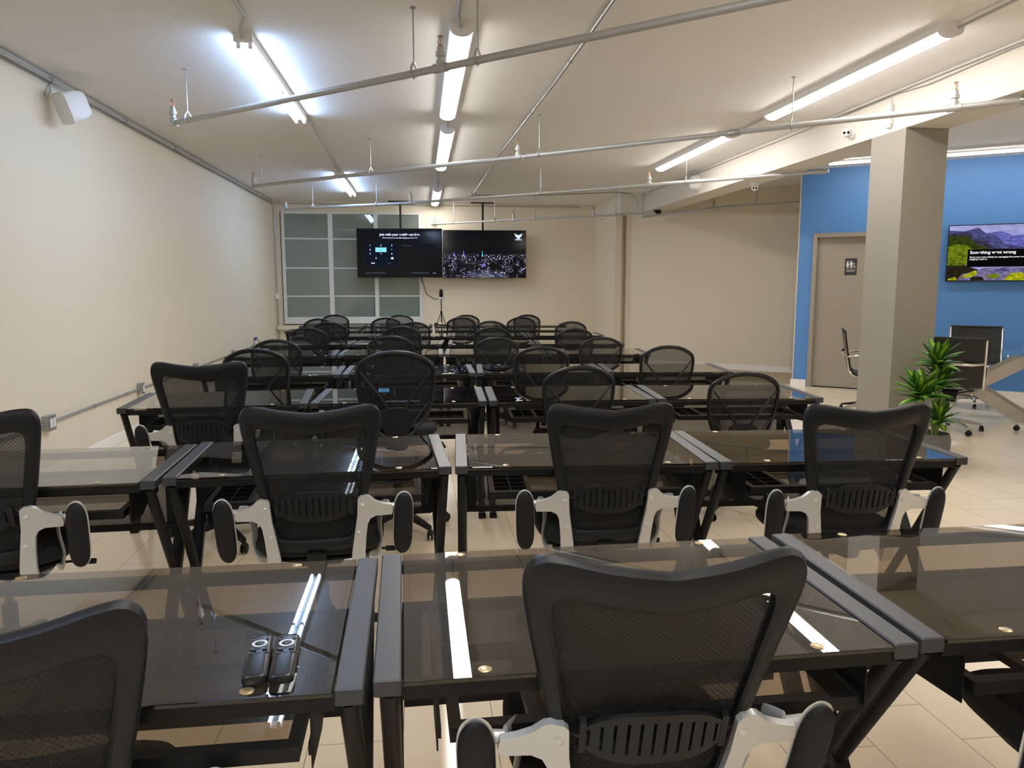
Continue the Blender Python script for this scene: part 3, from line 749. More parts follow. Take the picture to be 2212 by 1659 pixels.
# ------------------------------------------------------------------ conduits
def conduit(name, pts, r, label, m=M_paintpipe, clips=0, cat='conduit', n=8):
    t = thing(name, label, cat, pts[0])
    base = Vector(pts[0]); q = [Vector(p)-base for p in pts]
    B().tube(q, r, n).obj('pipe_run', m, t)
    if clips:
        for i in range(len(q)-1):
            d_ = q[i+1]-q[i]; L_ = d_.length; k = int(L_/clips)
            for j in range(1, k+1):
                c = q[i]+d_*(j/(k+1)); dn = d_.normalized()
                B().tube([c-dn*.008, c+dn*.008], r*1.45, 8).obj('clip', M_galv, t)
    return t
conduit('conduit', [(-1.0, 1.6, 3.012), (-1.0, 4.9, 3.012), (-1.08, 5.15, 3.008), (-1.085, 5.24, 2.99)], .0095, 'thin conduit on the ceiling running into the upper left tube light', clips=1.2)
conduit('conduit', [(-1.03, 7.66, 3.012), (-1.05, 9.3, 3.012), (-1.11, 11.34, 3.012)], .009, 'thin conduit linking the two bare tube lights', clips=1.0)
conduit('conduit', [(.26, 2.66, 3.012), (.25, 4.7, 3.012), (.27, 4.86, 2.99)], .013, 'short thick conduit running into the nearest centre strip light', clips=1.2)
conduit('conduit', [(.29, 7.37, 3.012), (.30, 7.93, 3.0)], .009, 'short conduit between the first two centre strip lights')
conduit('conduit', [(.30, 10.57, 3.0), (.28, 11.6, 3.012), (.31, 12.88, 3.0)], .009, 'conduit between the middle and far centre strip lights', clips=.8)
conduit('conduit', [(1.10, 3.2, 3.008), (1.085, 5.0, 3.008), (1.07, 6.15, 3.008), (.985, 9.4, 3.008), (.95, 13.6, 3.008)], .011, 'long galvanised conduit crossing the ceiling right of the centre lights', M_galv, clips=1.1)
conduit('conduit', [(3.27, 7.02, 3.01), (3.24, 7.84, 3.0)], .009, 'conduit between the two strip lights near the beam')
conduit('conduit', [(3.28, 3.02, 3.01), (3.26, 4.53, 2.99)], .010, 'conduit above the upper right strip light')
conduit('conduit', [(-2.755, -1, 2.985), (-2.755, 15.36, 2.985)], .016, 'painted conduit along the top of the cream wall', clips=1.5)
conduit('cable', [(-2.765, 1.5, 2.93), (-2.768, 4.5, 2.945), (-2.765, 6.35, 2.965), (-2.765, 8.7, 2.955), (-2.765, 12, 2.965), (-2.765, 15.3, 2.96)], .0035, 'dark cable clipped below the conduit on the cream wall', M_galv, cat='cable')
conduit('conduit', [(-2.73, 15.385, 2.98), (-.3, 15.385, 2.975), (3.2, 15.385, 2.975)], .010, 'thin conduit along the top of the far wall')
conduit('conduit', [(-2.735, 15.375, 2.95), (-2.735, 15.375, .2)], .010, 'vertical conduit in the far left corner', M_galv, clips=.35)
conduit('cable', [(3.885, .5, 3.005), (3.885, 6.4, 3.0), (3.885, 8, 2.99), (3.885, 13, 3.0)], .004, 'grey cable along the top edge of the beam', M_galv, cat='cable')
conduit('cable', [(3.885, 1.5, 3.005), (3.887, 4.9, 2.985), (3.887, 5.7, 2.965), (3.887, 6.1, 2.99), (3.887, 6.9, 2.985)], .0035, 'thin sagging cable on the beam above the white sensor', M_galv, cat='cable')
conduit('conduit', [(.97, 13.7, 2.99), (2.2, 13.5, 2.985), (3.3, 12.9, 2.98), (3.52, 12.78, 2.95), (3.60, 12.72, 2.85), (3.61, 12.71, 2.66)], .011, 'galvanised conduit along the far ceiling bending down to the sprinkler pipe', M_galv)
jb = tag(B().box((.90, 13.6, 2.975), (1.0, 13.72, ZC-.001), .004).obj('junction_box', M_galv), 'small steel junction box on the ceiling between the hanging televisions', 'junction box')
conduit('wire', [(.93, 13.6, 2.98), (.86, 13.5, 2.95), (.80, 13.45, 2.90)], .004, 'short red wire dangling from the ceiling junction box', M_red, cat='wire')
bx = tag(B().box((3.98, 12.9, 2.63), (4.08, 13.0, 2.70), .004).obj('sounder_box', M_dark), 'small dark box under the far end of the beam', 'box')

# wall conduit and outlets on the cream wall
conduit('conduit', [(-2.765, 3.9, .425), (-2.765, 14.9, .425)], .011, 'galvanised conduit low along the cream wall joining the outlets', M_galv, clips=.75)
outl = [5.99, 7.90, 9.8, 11.75]
on = ['nearest, largest', 'second', 'third', 'farthest']
for i, yy in enumerate(outl):
    t = thing('wall_outlet', 'steel surface outlet box on the cream wall, %s along its conduit' % on[i], 'outlet', (-2.78, yy, .43), 0, 'steel outlet boxes on the cream wall')
    wd = .105 if i == 0 else .06
    B().box((.0, -wd/2, -.055), (.05, wd/2, .055), .004).obj('box', M_galv, t, smooth=False)
    B().box((.05, -wd/2-.003, -.058), (.056, wd/2+.003, .058), .002).obj('cover', M_galv, t, smooth=False)
    for yo in ((-.024, .024) if i == 0 else (0,)):
        B().box((.056, yo-.017, -.034), (.059, yo+.017, .034), .001).obj('socket', M_whitepl, t, smooth=False)
conduit('charging_cable', [(-2.72, 12.72, .44), (-2.66, 12.75, .50), (-2.68, 12.80, .58), (-2.64, 12.86, .60), (-2.60, 12.84, .52), (-2.62, 12.80, .43)], .005, 'purple and black charging cable at the farthest stretch of wall conduit', M_dark, cat='cable')
pp_ = tag(B().box((-2.67, 12.80, .55), (-2.635, 12.84, .60), .006).obj('charger', M_purple), 'small purple charger at the end of the cable by the wall conduit', 'charger')
sb = tag(B().box((-2.77, 15.34, 1.17), (-2.70, 15.4, 1.27), .004).obj('switch_box', M_whitepl), 'white box on the vertical conduit beside the window', 'switch box')

# ------------------------------------------------------------------ sprinkler pipes
def sprinkler_head(b, x, y, z, tee=True):
    pass
def make_pipe(label, pts, rods, heads, elbows=(), coup=(), r=.021):
    base = Vector(pts[0]); t = thing('sprinkler_pipe', label, 'pipe', base, 0, 'ceiling sprinkler pipes')
    q = [Vector(p)-base for p in pts]
    B().tube(q, r, 12).obj('pipe_run', M_paintpipe, t)
    segs = list(zip(q[:-1], q[1:]))
    tot = sum((b_-a_).length for a_, b_ in segs)
    def at(tt):
        d_ = tt*tot
        for a_, b_ in segs:
            L_ = (b_-a_).length
            if d_ <= L_+1e-6 or (a_, b_) == segs[-1]: return a_+(b_-a_)*(d_/L_), (b_-a_).normalized()
            d_ -= L_
    zc = ZC-base.z
    for tt in rods:
        c, dn = at(tt); b = B(); b.tube([(c.x, c.y, c.z+.06), (c.x, c.y, zc-.0)], .0045, 6)
        b.lathe([(.016, zc-.008), (.016, zc)], 12, (c.x, c.y, 0)); b.obj('hanger_rod', M_galv, t)
        h = B(); h.tube([c+Vector((0,0,.062)), c+dn.cross(Vector((0,0,1)))*.022+Vector((0,0,.03)), c+dn.cross(Vector((0,0,1)))*.025, c-Vector((0,0,.026)), c-dn.cross(Vector((0,0,1)))*.025, c-dn.cross(Vector((0,0,1)))*.022+Vector((0,0,.03)), c+Vector((0,0,.062))], .005, 6, flat=(1, 1.6)); h.obj('clevis', M_galv, t)
    for tt in heads:
        c, dn = at(tt); b = B()
        end = tt <= .001 or tt >= .999
        if end: b.tube([c-dn*(.0 if tt > .5 else -.04), c, c+Vector((0,0,.035))], .028, 12)
        else: b.tube([c-dn*.045, c+dn*.045], .027, 12); b.lathe([(.026, 0), (.026, .04)], 12, c)
        b.lathe([(.019, .03), (.019, .06), (.028, .062), (.028, .085), (.02, .088), (.02, .11), (.014, .115)], 12, c)
        sh = b.obj('riser_fitting', M_paintpipe, t)
        k = B(); k.lathe([(.011, .115), (.011, .125)], 10, c)
        for s_ in (-1, 1): k.tube([c+Vector((s_*.010, 0, .12)), c+Vector((s_*.012, 0, .145)), c+Vector((s_*.003, 0, .168))], .0025, 5)
        k.lathe([(.003, .123), (.003, .16)], 6, c); k.lathe([(.017, .168), (.017, .1705)], 14, c); k.obj('sprinkler_head', M_copper, t)
    for tt in coup:
        c, dn = at(tt); b = B(); b.tube([c-dn*.05, c-dn*.035, c+dn*.035, c+dn*.05], [.024, .03, .03, .024], 12); b.obj('coupling', M_galv, t)
    return t
make_pipe('nearest grey sprinkler pipe, crossing in front of the upper left tube light', [(-1.834, 6.286, 2.66), (.135, 4.545, 2.66), (1.504, 3.33, 2.66), (3.2, 1.83, 2.66)], [.028, .361, .43], [0, .391])
make_pipe('second grey sprinkler pipe, running to the beam in front of the pillar', [(-2.033, 10.101, 2.66), (.938, 7.553, 2.66), (3.83, 4.99, 2.66), (5.2, 3.78, 2.66)], [.016, .208, .435, .676], [0, .41, .79], coup=(.63, .835))
make_pipe('third grey sprinkler pipe, passing under the beam toward the restroom door', [(-2.15, 13.11, 2.66), (-.112, 11.858, 2.66), (2.821, 9.434, 2.66), (4.385, 8.032, 2.66)], [.067, .214, .56, .805], [0, .288, .747], coup=(.99,))
make_pipe('far grey sprinkler pipe beside the right hanging television', [(.243, 15.25, 2.6), (1.826, 13.85, 2.6), (2.998, 13.002, 2.6), (3.828, 12.4, 2.6)], [.12, .33, .52, .85], [.02, .42, .76], r=.017)
make_pipe('grey sprinkler pipe in front of the recessed cream wall, right of the beam', [(3.75, 12.9, 2.58), (4.934, 12.0, 2.68), (6.2, 11.1, 2.70)], [.62], [.4], r=.02)

# ------------------------------------------------------------------ devices
def wall_speaker():
    t = thing('wall_speaker', 'white wedge-shaped speaker high on the cream wall', 'speaker', (-2.6, 6.45, 2.80), 0)
    M_ = Matrix.Rotation(R(-38), 4, 'Z') @ Matrix.Rotation(R(22), 4, 'X')
    b = B(); b.M = M_
    fr_ = [(-.085, -.115), (.085, -.115), (.085, .115), (-.085, .115)]
    rings = []
    for y, sx, sz in ((-.10, .98, .98), (-.085, 1, 1), (.0, .95, .95), (.07, .62, .8), (.09, .5, .7)):
        rings.append([(sx*.088*math.copysign(abs(math.cos(a))**.35, math.cos(a)), y, sz*.118*math.copysign(abs(math.sin(a))**.35, math.sin(a))) for a in [2*PI*(j+.5)/24 for j in range(24)]])
    b.sweep(rings, closed=False, cap=True); b.obj('cabinet', M_whitepl, t)
    g_ = B(); g_.M = M_; g_.box((-.078, -.106, -.108), (.078, -.1, .108), .004); g_.obj('grille', M_whitepl, t, smooth=False)
    k = B(); k.tube([(-.03, .04, .06), (-.1, .06, .13), (-.172, .06, .16)], .011, 8); k.box((-.178, .02, .10), (-.168, .1, .2)); k.obj('bracket', M_whitepl, t)
    c = B(); c.tube(crom([(-.165, -.02, .16), (-.17, -.06, .10), (-.165, -.1, .06), (-.16, -.06, .05), (-.165, .0, .12)], 5), .003, 6); c.obj('cable_loop', M_galv, t)
    return t
sp_ = wall_speaker()
def turret(label, loc, side):
    t = thing('security_camera', label, 'security camera', loc, 0, 'white turret security cameras')
    if side:
        B().lathe([(.055, 0), (.055, -.03), (.048, -.036)], 24, (0, 0, 0), 'x').obj('base_ring', M_whitepl, t)
        c0 = Vector((-.065, -.01, 0)); dr = Vector((-.6, -.8, -.1)).normalized()
    else:
        B().lathe([(.055, 0), (.055, -.035), (.048, -.042)], 24).obj('base_ring', M_whitepl, t)
        c0 = Vector((0, -.01, -.065)); dr = Vector((-.4, -.85, -.35)).normalized()
    b = B(); b.lathe([(.042*math.cos(a), .042*math.sin(a)) for a in [R(-89+i*17.8) for i in range(11)]], 20, c0); b.obj('ball', M_whitepl, t)
    l = B(); s_ = dr.cross(Vector((0, 0, 1))).normalized()
    for q in (-.017, .017):
        l.tube([c0+dr*.034+s_*q, c0+dr*.043+s_*q], .0115, 12)
    l.obj('lens', M_lens, t)
    return t
turret('white turret security camera on the side of the beam left of the pillar', (3.9, 6.75, 2.80), True)
turret('white turret security camera hanging under the beam, farther back', (4.12, 9.3, 2.70), False)
t = thing('motion_sensor', 'white upright sensor on the beam above the pillar', 'sensor', (3.9, 6.18, 2.85))
B().box((-.035, -.03, -.09), (0, .03, .075), .008).obj('body', M_whitepl, t)
B().lathe([(.001, -.035), (.02, -.025), (.028, 0)], 14, (-.02, 0, -.09)).obj('sensor_eye', M_whitepl, t)
B().tube([(-.01, 0, .075), (-.008, .005, .14)], .004, 6).obj('lead', M_whitepl, t)
t = thing('beam_speaker', 'rounded white speaker on the far part of the beam', 'speaker', (3.9, 10.65, 2.86))
B().lathe([(.11, 0), (.115, -.03), (.09, -.10), (.05, -.125)], 24, (0, 0, 0), 'x').obj('cabinet', M_whitepl, t)
B().lathe([(.085, -.1), (.06, -.119), (.02, -.13)], 24, (0, 0, 0), 'x').obj('grille', M_whitepl, t)

def textured_emat(name, rgb, st_):
    m = emat(name, rgb, st_); nt = m.node_tree; e = [n for n in nt.nodes if n.type == 'EMISSION'][0]
    if 'black' in name or 'white' in name: return m
    tc = nt.nodes.new('ShaderNodeTexCoord'); n = nt.nodes.new('ShaderNodeTexNoise'); n.inputs['Scale'].default_value = 16; n.inputs['Detail'].default_value = 6; n.inputs['Roughness'].default_value = .7
    mp = nt.nodes.new('ShaderNodeMapping'); mp.inputs['Rotation'].default_value = (0, R(35), 0); mp.inputs['Scale'].default_value = (1, 1, 2.2) if 'sky' not in name else (.3, 1, .8)
    nt.links.new(tc.outputs['Object'], mp.inputs[0]); nt.links.new(mp.outputs[0], n.inputs['Vector'])
    rp = nt.nodes.new('ShaderNodeValToRGB'); c = lin(rgb); k = .75 if 'sky' in name else .28
    rp.color_ramp.elements[0].position = .36; rp.color_ramp.elements[0].color = (c[0]*k, c[1]*k, c[2]*k, 1)
    rp.color_ramp.elements[1].position = .62; rp.color_ramp.elements[1].color = tuple(min(1, x*1.25) for x in c[:3])+(1,)
    nt.links.new(n.outputs['Fac'], rp.inputs[0]); nt.links.new(rp.outputs[0], e.inputs[0])
    return m
# ------------------------------------------------------------------ hanging televisions
M_ui = [emat('screen_white_text', (214, 226, 255), 1.3), emat('screen_cyan_key', (120, 200, 250), 1.5), emat('screen_panel_blue', (22, 30, 42), .8), emat('screen_dim_text', (92, 104, 128), .9)]
def tv(label, loc, rot, wd, hg, group=None, name='television', pole=None):
    t = thing(name, label, 'television', loc, rot, group)
    B().box((-wd/2, .002, 0), (wd/2, .045, hg), .006).obj('case', M_tvcase, t, smooth=False)
    b = B(); b.box((-wd/2, -.004, 0), (wd/2, .002, .012)); b.box((-wd/2, -.004, hg-.008), (wd/2, .002, hg)); b.box((-wd/2, -.004, .012), (-wd/2+.008, .002, hg-.008)); b.box((wd/2-.008, -.004, .012), (wd/2, .002, hg-.008))
    b.obj('bezel', M_tvcase, t, smooth=False)
    if pole is not None:
        p = B(); p.tube([(pole, .07, hg*.5), (pole, .07, ZC-loc[2]-.002)], .02, 12); p.box((pole-.23, .05, ZC-loc[2]-.02), (pole+.23, .09, ZC-loc[2]-.001)); p.box((pole-.2, .045, hg*.3), (pole+.2, .06, hg*.7)); p.obj('ceiling_mount', M_blkmetal, t)
    return t
TZ0, THG, TWD = 1.575, .93, 1.625
tv1 = tv('black television on a ceiling pole, left one, showing a number pad page', (-.375, 15.05, TZ0), R(-5), TWD, THG, 'televisions hanging side by side from the ceiling', pole=.02)
B().box((-TWD/2+.008, -.002, .012), (TWD/2-.008, .0018, THG-.008)).obj('screen', M_screen, tv1, smooth=False)
ui = B(); ui.box((-.665, -.003, .22), (-.03, -.0022, .665)); ui.box((.02, -.003, .58), (.69, -.0022, .635)); ui.obj('interface_panels', M_ui[2], tv1, smooth=False)
ui = B(); ui.box((-.46, -.0042, .485), (-.25, -.0034, .57), .0); ui.obj('highlighted_key', M_ui[1], tv1, smooth=False)
def st(body, x, z, size, m=0, par=None, al='CENTER', y=-.0036, bold=0.): return text_mesh('screen_text', body, size, M_ui[m], par or tv1, (x, y, z), align=al, depth=.0003, bold=bold)
st('Join with your mobile number.', .01, .795, .062, 0, bold=.0016)
st("We'll send you a text to finish signing up on the web.", .01, .742, .031, 0, bold=.0008)
for i, (ch, x, z) in enumerate([('1', -.56, .595), ('2', -.355, .595), ('3', -.15, .595), ('4', -.56, .515), ('6', -.15, .515), ('7', -.56, .435), ('8', -.355, .435), ('9', -.15, .435), ('0', -.45, .355)]): st(ch, x, z, .042, 0, bold=.001)
st('5', -.355, .512, .042, 2, y=-.0052)
st('Back', -.51, .265, .036, 0, bold=.001); st('Done', -.2, .265, .032, 3); st('Mobile number', .05, .598, .03, 3, al='LEFT')
ui = B(); ui.prism([(-.175, .368), (-.155, .35), (-.12, .35), (-.12, .386), (-.155, .386)], -.0045, -.0035); ui.obj('backspace_key', M_ui[0], tv1, smooth=False)
b = B()
for x0, ws in ((-.64, (.07, .04, .05, .02, .06, .03, .05)), (.22, (.06, .03, .05, .02, .06, .04, .03))):
    for w_ in ws: b.box((x0, -.0036, .083), (x0+w_, -.003, .094)); x0 += w_+.008
b.obj('fine_print', M_ui[3], tv1, smooth=False)
st('Privacy', .66, .08, .021, 0)

tv2 = tv('black television on a ceiling pole, right one, showing a city at night', (1.262, 15.13, TZ0-.005), R(-1.2), TWD, THG-.01, 'televisions hanging side by side from the ceiling', pole=-.03)
def city_mat():
    m = bpy.data.materials.new('night_city_screen'); m.use_nodes = True
    nt = m.node_tree; b = nt.nodes['Principled BSDF']; b.inputs['Base Color'].default_value = (.002, .002, .006, 1); b.inputs['Roughness'].default_value = .1; b.inputs['Specular IOR Level'].default_value = .22
    tc = nt.nodes.new('ShaderNodeTexCoord'); sp = nt.nodes.new('ShaderNodeSeparateXYZ'); nt.links.new(tc.outputs['Object'], sp.inputs[0])
    def math_(op, a, b_=None, clamp=False):
        n = nt.nodes.new('ShaderNodeMath'); n.operation = op; n.use_clamp = clamp
        for i, x in enumerate((a, b_)):
            if x is None: continue
            if isinstance(x, (int, float)): n.inputs[i].default_value = x
            else: nt.links.new(x, n.inputs[i])
        return n.outputs[0]
    mp = nt.nodes.new('ShaderNodeMapping'); mp.inputs['Scale'].default_value = (1, 1, .75); nt.links.new(tc.outputs['Object'], mp.inputs[0])
    v = nt.nodes.new('ShaderNodeTexVoronoi'); v.inputs['Scale'].default_value = 62; nt.links.new(mp.outputs[0], v.inputs['Vector'])
    n1 = nt.nodes.new('ShaderNodeTexNoise'); n1.inputs['Scale'].default_value = 9; n1.inputs['Detail'].default_value = 3; nt.links.new(mp.outputs[0], n1.inputs['Vector'])
    z = sp.outputs['Z']
    spot = math_('MULTIPLY', math_('SUBTRACT', .30, v.outputs['Distance']), 8, True)
    dens = math_('MULTIPLY', math_('SUBTRACT', n1.outputs['Fac'], .44), 6, True)
    below = math_('MULTIPLY', math_('SUBTRACT', .455, z), 60, True)
    hz = math_('SUBTRACT', 1, math_('MULTIPLY', math_('ABSOLUTE', math_('SUBTRACT', z, .435)), 28), True)
    hz2 = math_('MULTIPLY', hz, 1.0)
    low = math_('MULTIPLY', math_('SUBTRACT', .16, z), 5, True)
    cx_ = math_('SUBTRACT', 1, math_('MULTIPLY', math_('ABSOLUTE', math_('SUBTRACT', sp.outputs['X'], .02)), 2.2), True)
    glow = math_('MULTIPLY', math_('MULTIPLY', low, cx_), .5)
    e1 = math_('MULTIPLY', math_('MULTIPLY', spot, math_('ADD', dens, glow)), below)
    tot = math_('ADD', math_('MULTIPLY', e1, 3.0), math_('ADD', math_('MULTIPLY', math_('MULTIPLY', hz2, spot), 1.1), math_('MULTIPLY', glow, .5)))
    cr = nt.nodes.new('ShaderNodeValToRGB'); el = cr.color_ramp.elements
    el[0].color = (.05, .1, 1, 1); el[1].color = (.6, .3, 1, 1); e = el.new(.42); e.color = (.35, .5, 1, 1); e = el.new(.6); e.color = (.95, .95, 1, 1)
    nt.links.new(v.outputs['Color'], cr.inputs[0]); nt.links.new(cr.outputs[0], b.inputs['Emission Color'])
    nt.links.new(tot, b.inputs['Emission Strength'])
    return m
B().box((-TWD/2+.008, -.002, .012), (TWD/2-.008, .0018, THG-.018)).obj('screen', city_mat(), tv2, smooth=False)
M_sw = emat('screen_logo_white', (215, 228, 255), 1.2); M_teal = emat('screen_teal_spire', (90, 200, 230), 1.6); M_vio = emat('screen_violet_spire', (150, 150, 255), 1.4)
b = B()
for s_ in (-1, 1):
    b.prism([(.66, .825), (.66+s_*.03, .838), (.66+s_*.082, .865), (.66+s_*.066, .83), (.66+s_*.052, .80), (.66+s_*.022, .775), (.66+s_*.03, .757), (.66, .757)], -.0042, -.003)
b.obj('wing_emblem', M_sw, tv2, smooth=False)
b = B()
for k in range(8): b.box((.595+k*.0165, -.0042, .732), (.595+k*.0165+.0125, -.003, .750))
b.obj('emblem_lettering', M_sw, tv2, smooth=False)
for x, h_, m_ in ((-.045, .07, M_teal), (-.41, .07, M_vio), (-.595, .045, M_vio), (-.035, .0, M_vio)):
    if h_: B().prism([(x-.014, .42), (x+.014, .42), (x+.006, .46), (x+.001, .46+h_), (x-.001, .46+h_), (x-.006, .46)], -.0042, -.003).obj('lit_spire', m_, tv2, smooth=False)
b = B(); b.box((-.055, -.004, .25), (.02, -.003, .262)); b.box((-.055, -.004, .225), (.02, -.003, .234)); b.box((-.02, -.004, .262), (-.016, -.003, .32)); b.box((-.055, -.004, .2), (-.05, -.003, .26)); b.obj('lit_block', M_vio, tv2, smooth=False)
conduit('cable', [(.03, 15.1, 1.60), (.07, 15.05, 1.45), (.12, 14.3, 1.27), (.25, 13.6, 1.19), (.355, 13.36, 1.20)], .007, 'black cable drooping from the left hanging television to the tripod camera', M_dark, cat='cable')
conduit('cable', [(.0, 15.1, 1.60), (.03, 15.06, 1.48), (.06, 15.03, 1.56)], .005, 'short black cable loop under the left hanging television', M_dark, cat='cable')

# wall television
T3 = P0+E*(1.828)-Nn*.05+Vector((0, 0, 1.487))
tv3 = tv('television on the blue wall showing mountains and an error box', T3+E*.63, AX, 1.26, .71)
M_l = {k: textured_emat('landscape_'+k, c, .78 if k not in ('white',) else 1.1) for k, c in dict(sky=(176, 176, 240), far=(120, 124, 214), mid=(92, 92, 150), rock=(74, 66, 92), green=(128, 148, 30), dgreen=(62, 78, 26), lime=(196, 200, 30), lav=(140, 128, 176), brown=(48, 42, 32), black=(12, 12, 14), white=(235, 235, 240)).items()}
def poly(nm, pts, k, y): B().prism(pts, y, y+.0008).obj(nm, M_l[k], tv3, smooth=False)
hw3 = .62
B().box((-hw3, -.0015, .012), (hw3, .0018, .70)).obj('screen', M_l['sky'], tv3, smooth=False)
poly('picture_far_ridge', [(-.2,.3),(-.2,.60),(-.05,.62),(.08,.56),(.2,.58),(.35,.52),(.5,.57),(hw3,.54),(hw3,.3)], 'far', -.0026)
poly('picture_mid_ridge', [(-hw3,.3),(-hw3,.645),(-.45,.63),(-.30,.67),(-.22,.60),(-.12,.58),(-.02,.47),(.1,.44),(.3,.40),(hw3,.43),(hw3,.3)], 'mid', -.0035)
poly('picture_cliff', [(-hw3,.3),(-hw3,.60),(-.5,.615),(-.38,.60),(-.36,.55),(-.22,.50),(-.12,.42),(-.05,.36),(0,.3)], 'rock', -.0044)
poly('picture_slope', [(-hw3,.2),(-hw3,.57),(-.45,.575),(-.40,.55),(-.3,.46),(-.2,.42),(-.1,.36),(.05,.32),(.1,.2)], 'dgreen', -.0053)
poly('picture_meadow', [(-hw3,.2),(-hw3,.44),(-.5,.47),(-.4,.44),(-.3,.36),(-.15,.34),(0,.3),(0,.2)], 'green', -.0062)
poly('picture_shade', [(-hw3,.012),(-hw3,.3),(-.5,.27),(-.42,.2),(-.2,.12),(-.2,.012)], 'brown', -.0062)
poly('picture_rocks', [(-.5,.012),(-.45,.09),(-.3,.13),(-.2,.17),(hw3,.17),(hw3,.012)], 'lav', -.0071)
for i, pts in enumerate([[(-.48,.05),(-.3,.14),(-.28,.09),(-.36,.045)], [(-.2,.06),(-.1,.10),(-.02,.07),(-.1,.03)], [(0,.02),(.08,.10),(.18,.11),(.3,.06),(.4,.05),(.38,.014),(.1,.013)], [(.42,.05),(.5,.09),(.6,.06),(.6,.02)], [(-.6,.03),(-.52,.06),(-.5,.014),(-.6,.013)]]): poly('picture_moss', pts, 'lime' if i % 2 == 0 or i == 3 else 'green', -.008)
for i, pts in enumerate([[(-.36,.013),(-.34,.055),(-.24,.06),(-.2,.03),(-.22,.013)], [(.2,.13),(.26,.155),(.34,.12)], [(-.12,.12),(-.02,.16),(.08,.13)]]): poly('picture_boulder', pts, 'brown' if i == 0 else 'mid', -.0085)
poly('dialog_box', [(-.40,.18),(hw3,.18),(hw3,.40),(-.40,.40)], 'black', -.0095)
text_mesh('dialog_title', 'Something went wrong', .052, M_l['white'], tv3, (-.375, -.0102, .345), bold=.0014, depth=.0003)
text_mesh('dialog_text', 'Reset your smart display by unplugging the power cord and\nplugging it back in.', .0265, M_l['white'], tv3, (-.375, -.0102, .295), bold=.0006, depth=.0003)

# ------------------------------------------------------------------ tripod camera on the far desk
t = thing('tripod_camera', 'small camera on a black tripod standing on a farthest-row desk', 'camera', (.36, 13.33, .7515))
b = B(); b.tube([(0, 0, .06), (0, 0, .47)], .008, 8); b.lathe([(.018, .20), (.018, .24)], 10); b.obj('column', M_blkmetal, t)
for k in range(3):
    a = R(200+120*k); B().tube([(0, 0, .235), (math.cos(a)*.09, math.sin(a)*.09, .005)], .007, 6).obj('leg', M_blkmetal, t)
b = B(); b.lathe([(.045, .44), (.05, .455), (.05, .47), (.03, .48)], 16); b.obj('mount_plate', M_whitepl, t)
b = B(); b.lathe([(.03, .48), (.034, .50), (.034, .55), (.02, .56)], 14); b.tube([(0, -.05, .575), (0, .05, .59)], .03, 14); b.obj('camera_body', M_blk, t)
B().tube([(.012, -.056, .573), (.012, -.05, .575)], .02, 14).obj('lens', M_chrome, t)
dm = tag(B().box((.22, 13.20, .7515), (.50, 13.26, .765)).box((.24, 13.21, .765), (.30, 13.25, .80), .01).obj('desk_clutter', M_blkmetal), 'small black hub lying beside the tripod feet', 'hub')

# ------------------------------------------------------------------ conference corner
def conf_chair(label, loc, rot):
    t = thing('conference_chair', label, 'chair', loc, rot, 'black leather conference chairs with chrome frames')
    prof = [(-.27, .93), (-.262, .86), (-.245, .76), (-.225, .65), (-.21, .57), (-.19, .50), (-.14, .455), (-.05, .445), (.08, .455), (.18, .465), (.235, .455), (.255, .43)]
    pr = crom(prof, 3); b = B(); hw_ = .26
    for s0, s1 in ((0, .5), (.5, 1)): pass
    N = len(pr); vs = []
    for x in (-hw_, -.12, 0, .12, hw_):
        for (y, z) in pr: vs.append((x, y+(-.012 if abs(x) < .2 else 0), z-(.006 if abs(x) < .2 else 0)))
    fs = [(i*N+j, (i+1)*N+j, (i+1)*N+j+1, i*N+j+1) for i in range(4) for j in range(N-1)]
    off = len(vs)
    vs2 = [(x, y+.018, z+.016) for x, y, z in vs]
    fs2 = [tuple(q+off for q in reversed(f_)) for f_ in fs]
    edge = []
    for j in range(N-1): edge += [(j, j+1, j+1+off, j+off), (4*N+j+1, 4*N+j, 4*N+j+off, 4*N+j+1+off)]
    for i in range(4): edge += [((i+1)*N, i*N, i*N+off, (i+1)*N+off), (i*N+N-1, (i+1)*N+N-1, (i+1)*N+N-1+off, i*N+N-1+off)]
    b.add(vs+vs2, fs+fs2+edge); b.obj('sling', M_leather, t)
    B().tube([(-hw_-.01, -.27, .935), (hw_+.01, -.27, .935)], .016, 10).obj('head_roll', M_leather, t)
    for s_ in (-1, 1):
        f_ = B(); f_.tube([(s_*(hw_+.012), y-.004, z-.004) for y, z in pr], .013, 8, flat=(.7, 1)); f_.obj('side_frame', M_chrome, t)
        a = B(); a.tube(crom([(s_*.27, -.22, .66), (s_*.305, -.16, .675), (s_*.31, .0, .675), (s_*.31, .12, .665), (s_*.305, .17, .62), (s_*.29, .16, .52), (s_*.27, .13, .455)], 4), .011, 8); a.obj('armrest', M_chrome, t)
    B().tube(crom([(-hw_, -.235, .70), (-.16, -.275, .69), (.16, -.275, .69), (hw_, -.235, .70)], 4), .012, 8, flat=(.6, 1.2)).obj('back_bar', M_chrome, t)
    m_ = B(); m_.prism([(-.07, .41), (.07, .41), (.045, .30), (-.045, .30)], -.08, .08); m_.tube([(-.2, -.1, .43), (-.09, -.1, .40), (.09, -.1, .40), (.2, -.1, .43)], .008, 6); m_.tube([(-.2, .1, .43), (-.09, .1, .40), (.09, .1, .40), (.2, .1, .43)], .008, 6)
    m_.tube([(.05, 0, .37), (.2, .0, .36), (.24, 0, .34)], .005, 6); m_.obj('tilt_mechanism', M_blkmetal, t)
    base_parts(t, M_chrome, M_chrome, M_blk, .32, .30, R(18))
    return t
cc0 = conf_chair('black leather conference chair seen from behind, beside the plant', (5.22, 7.0, 0), R(-37))
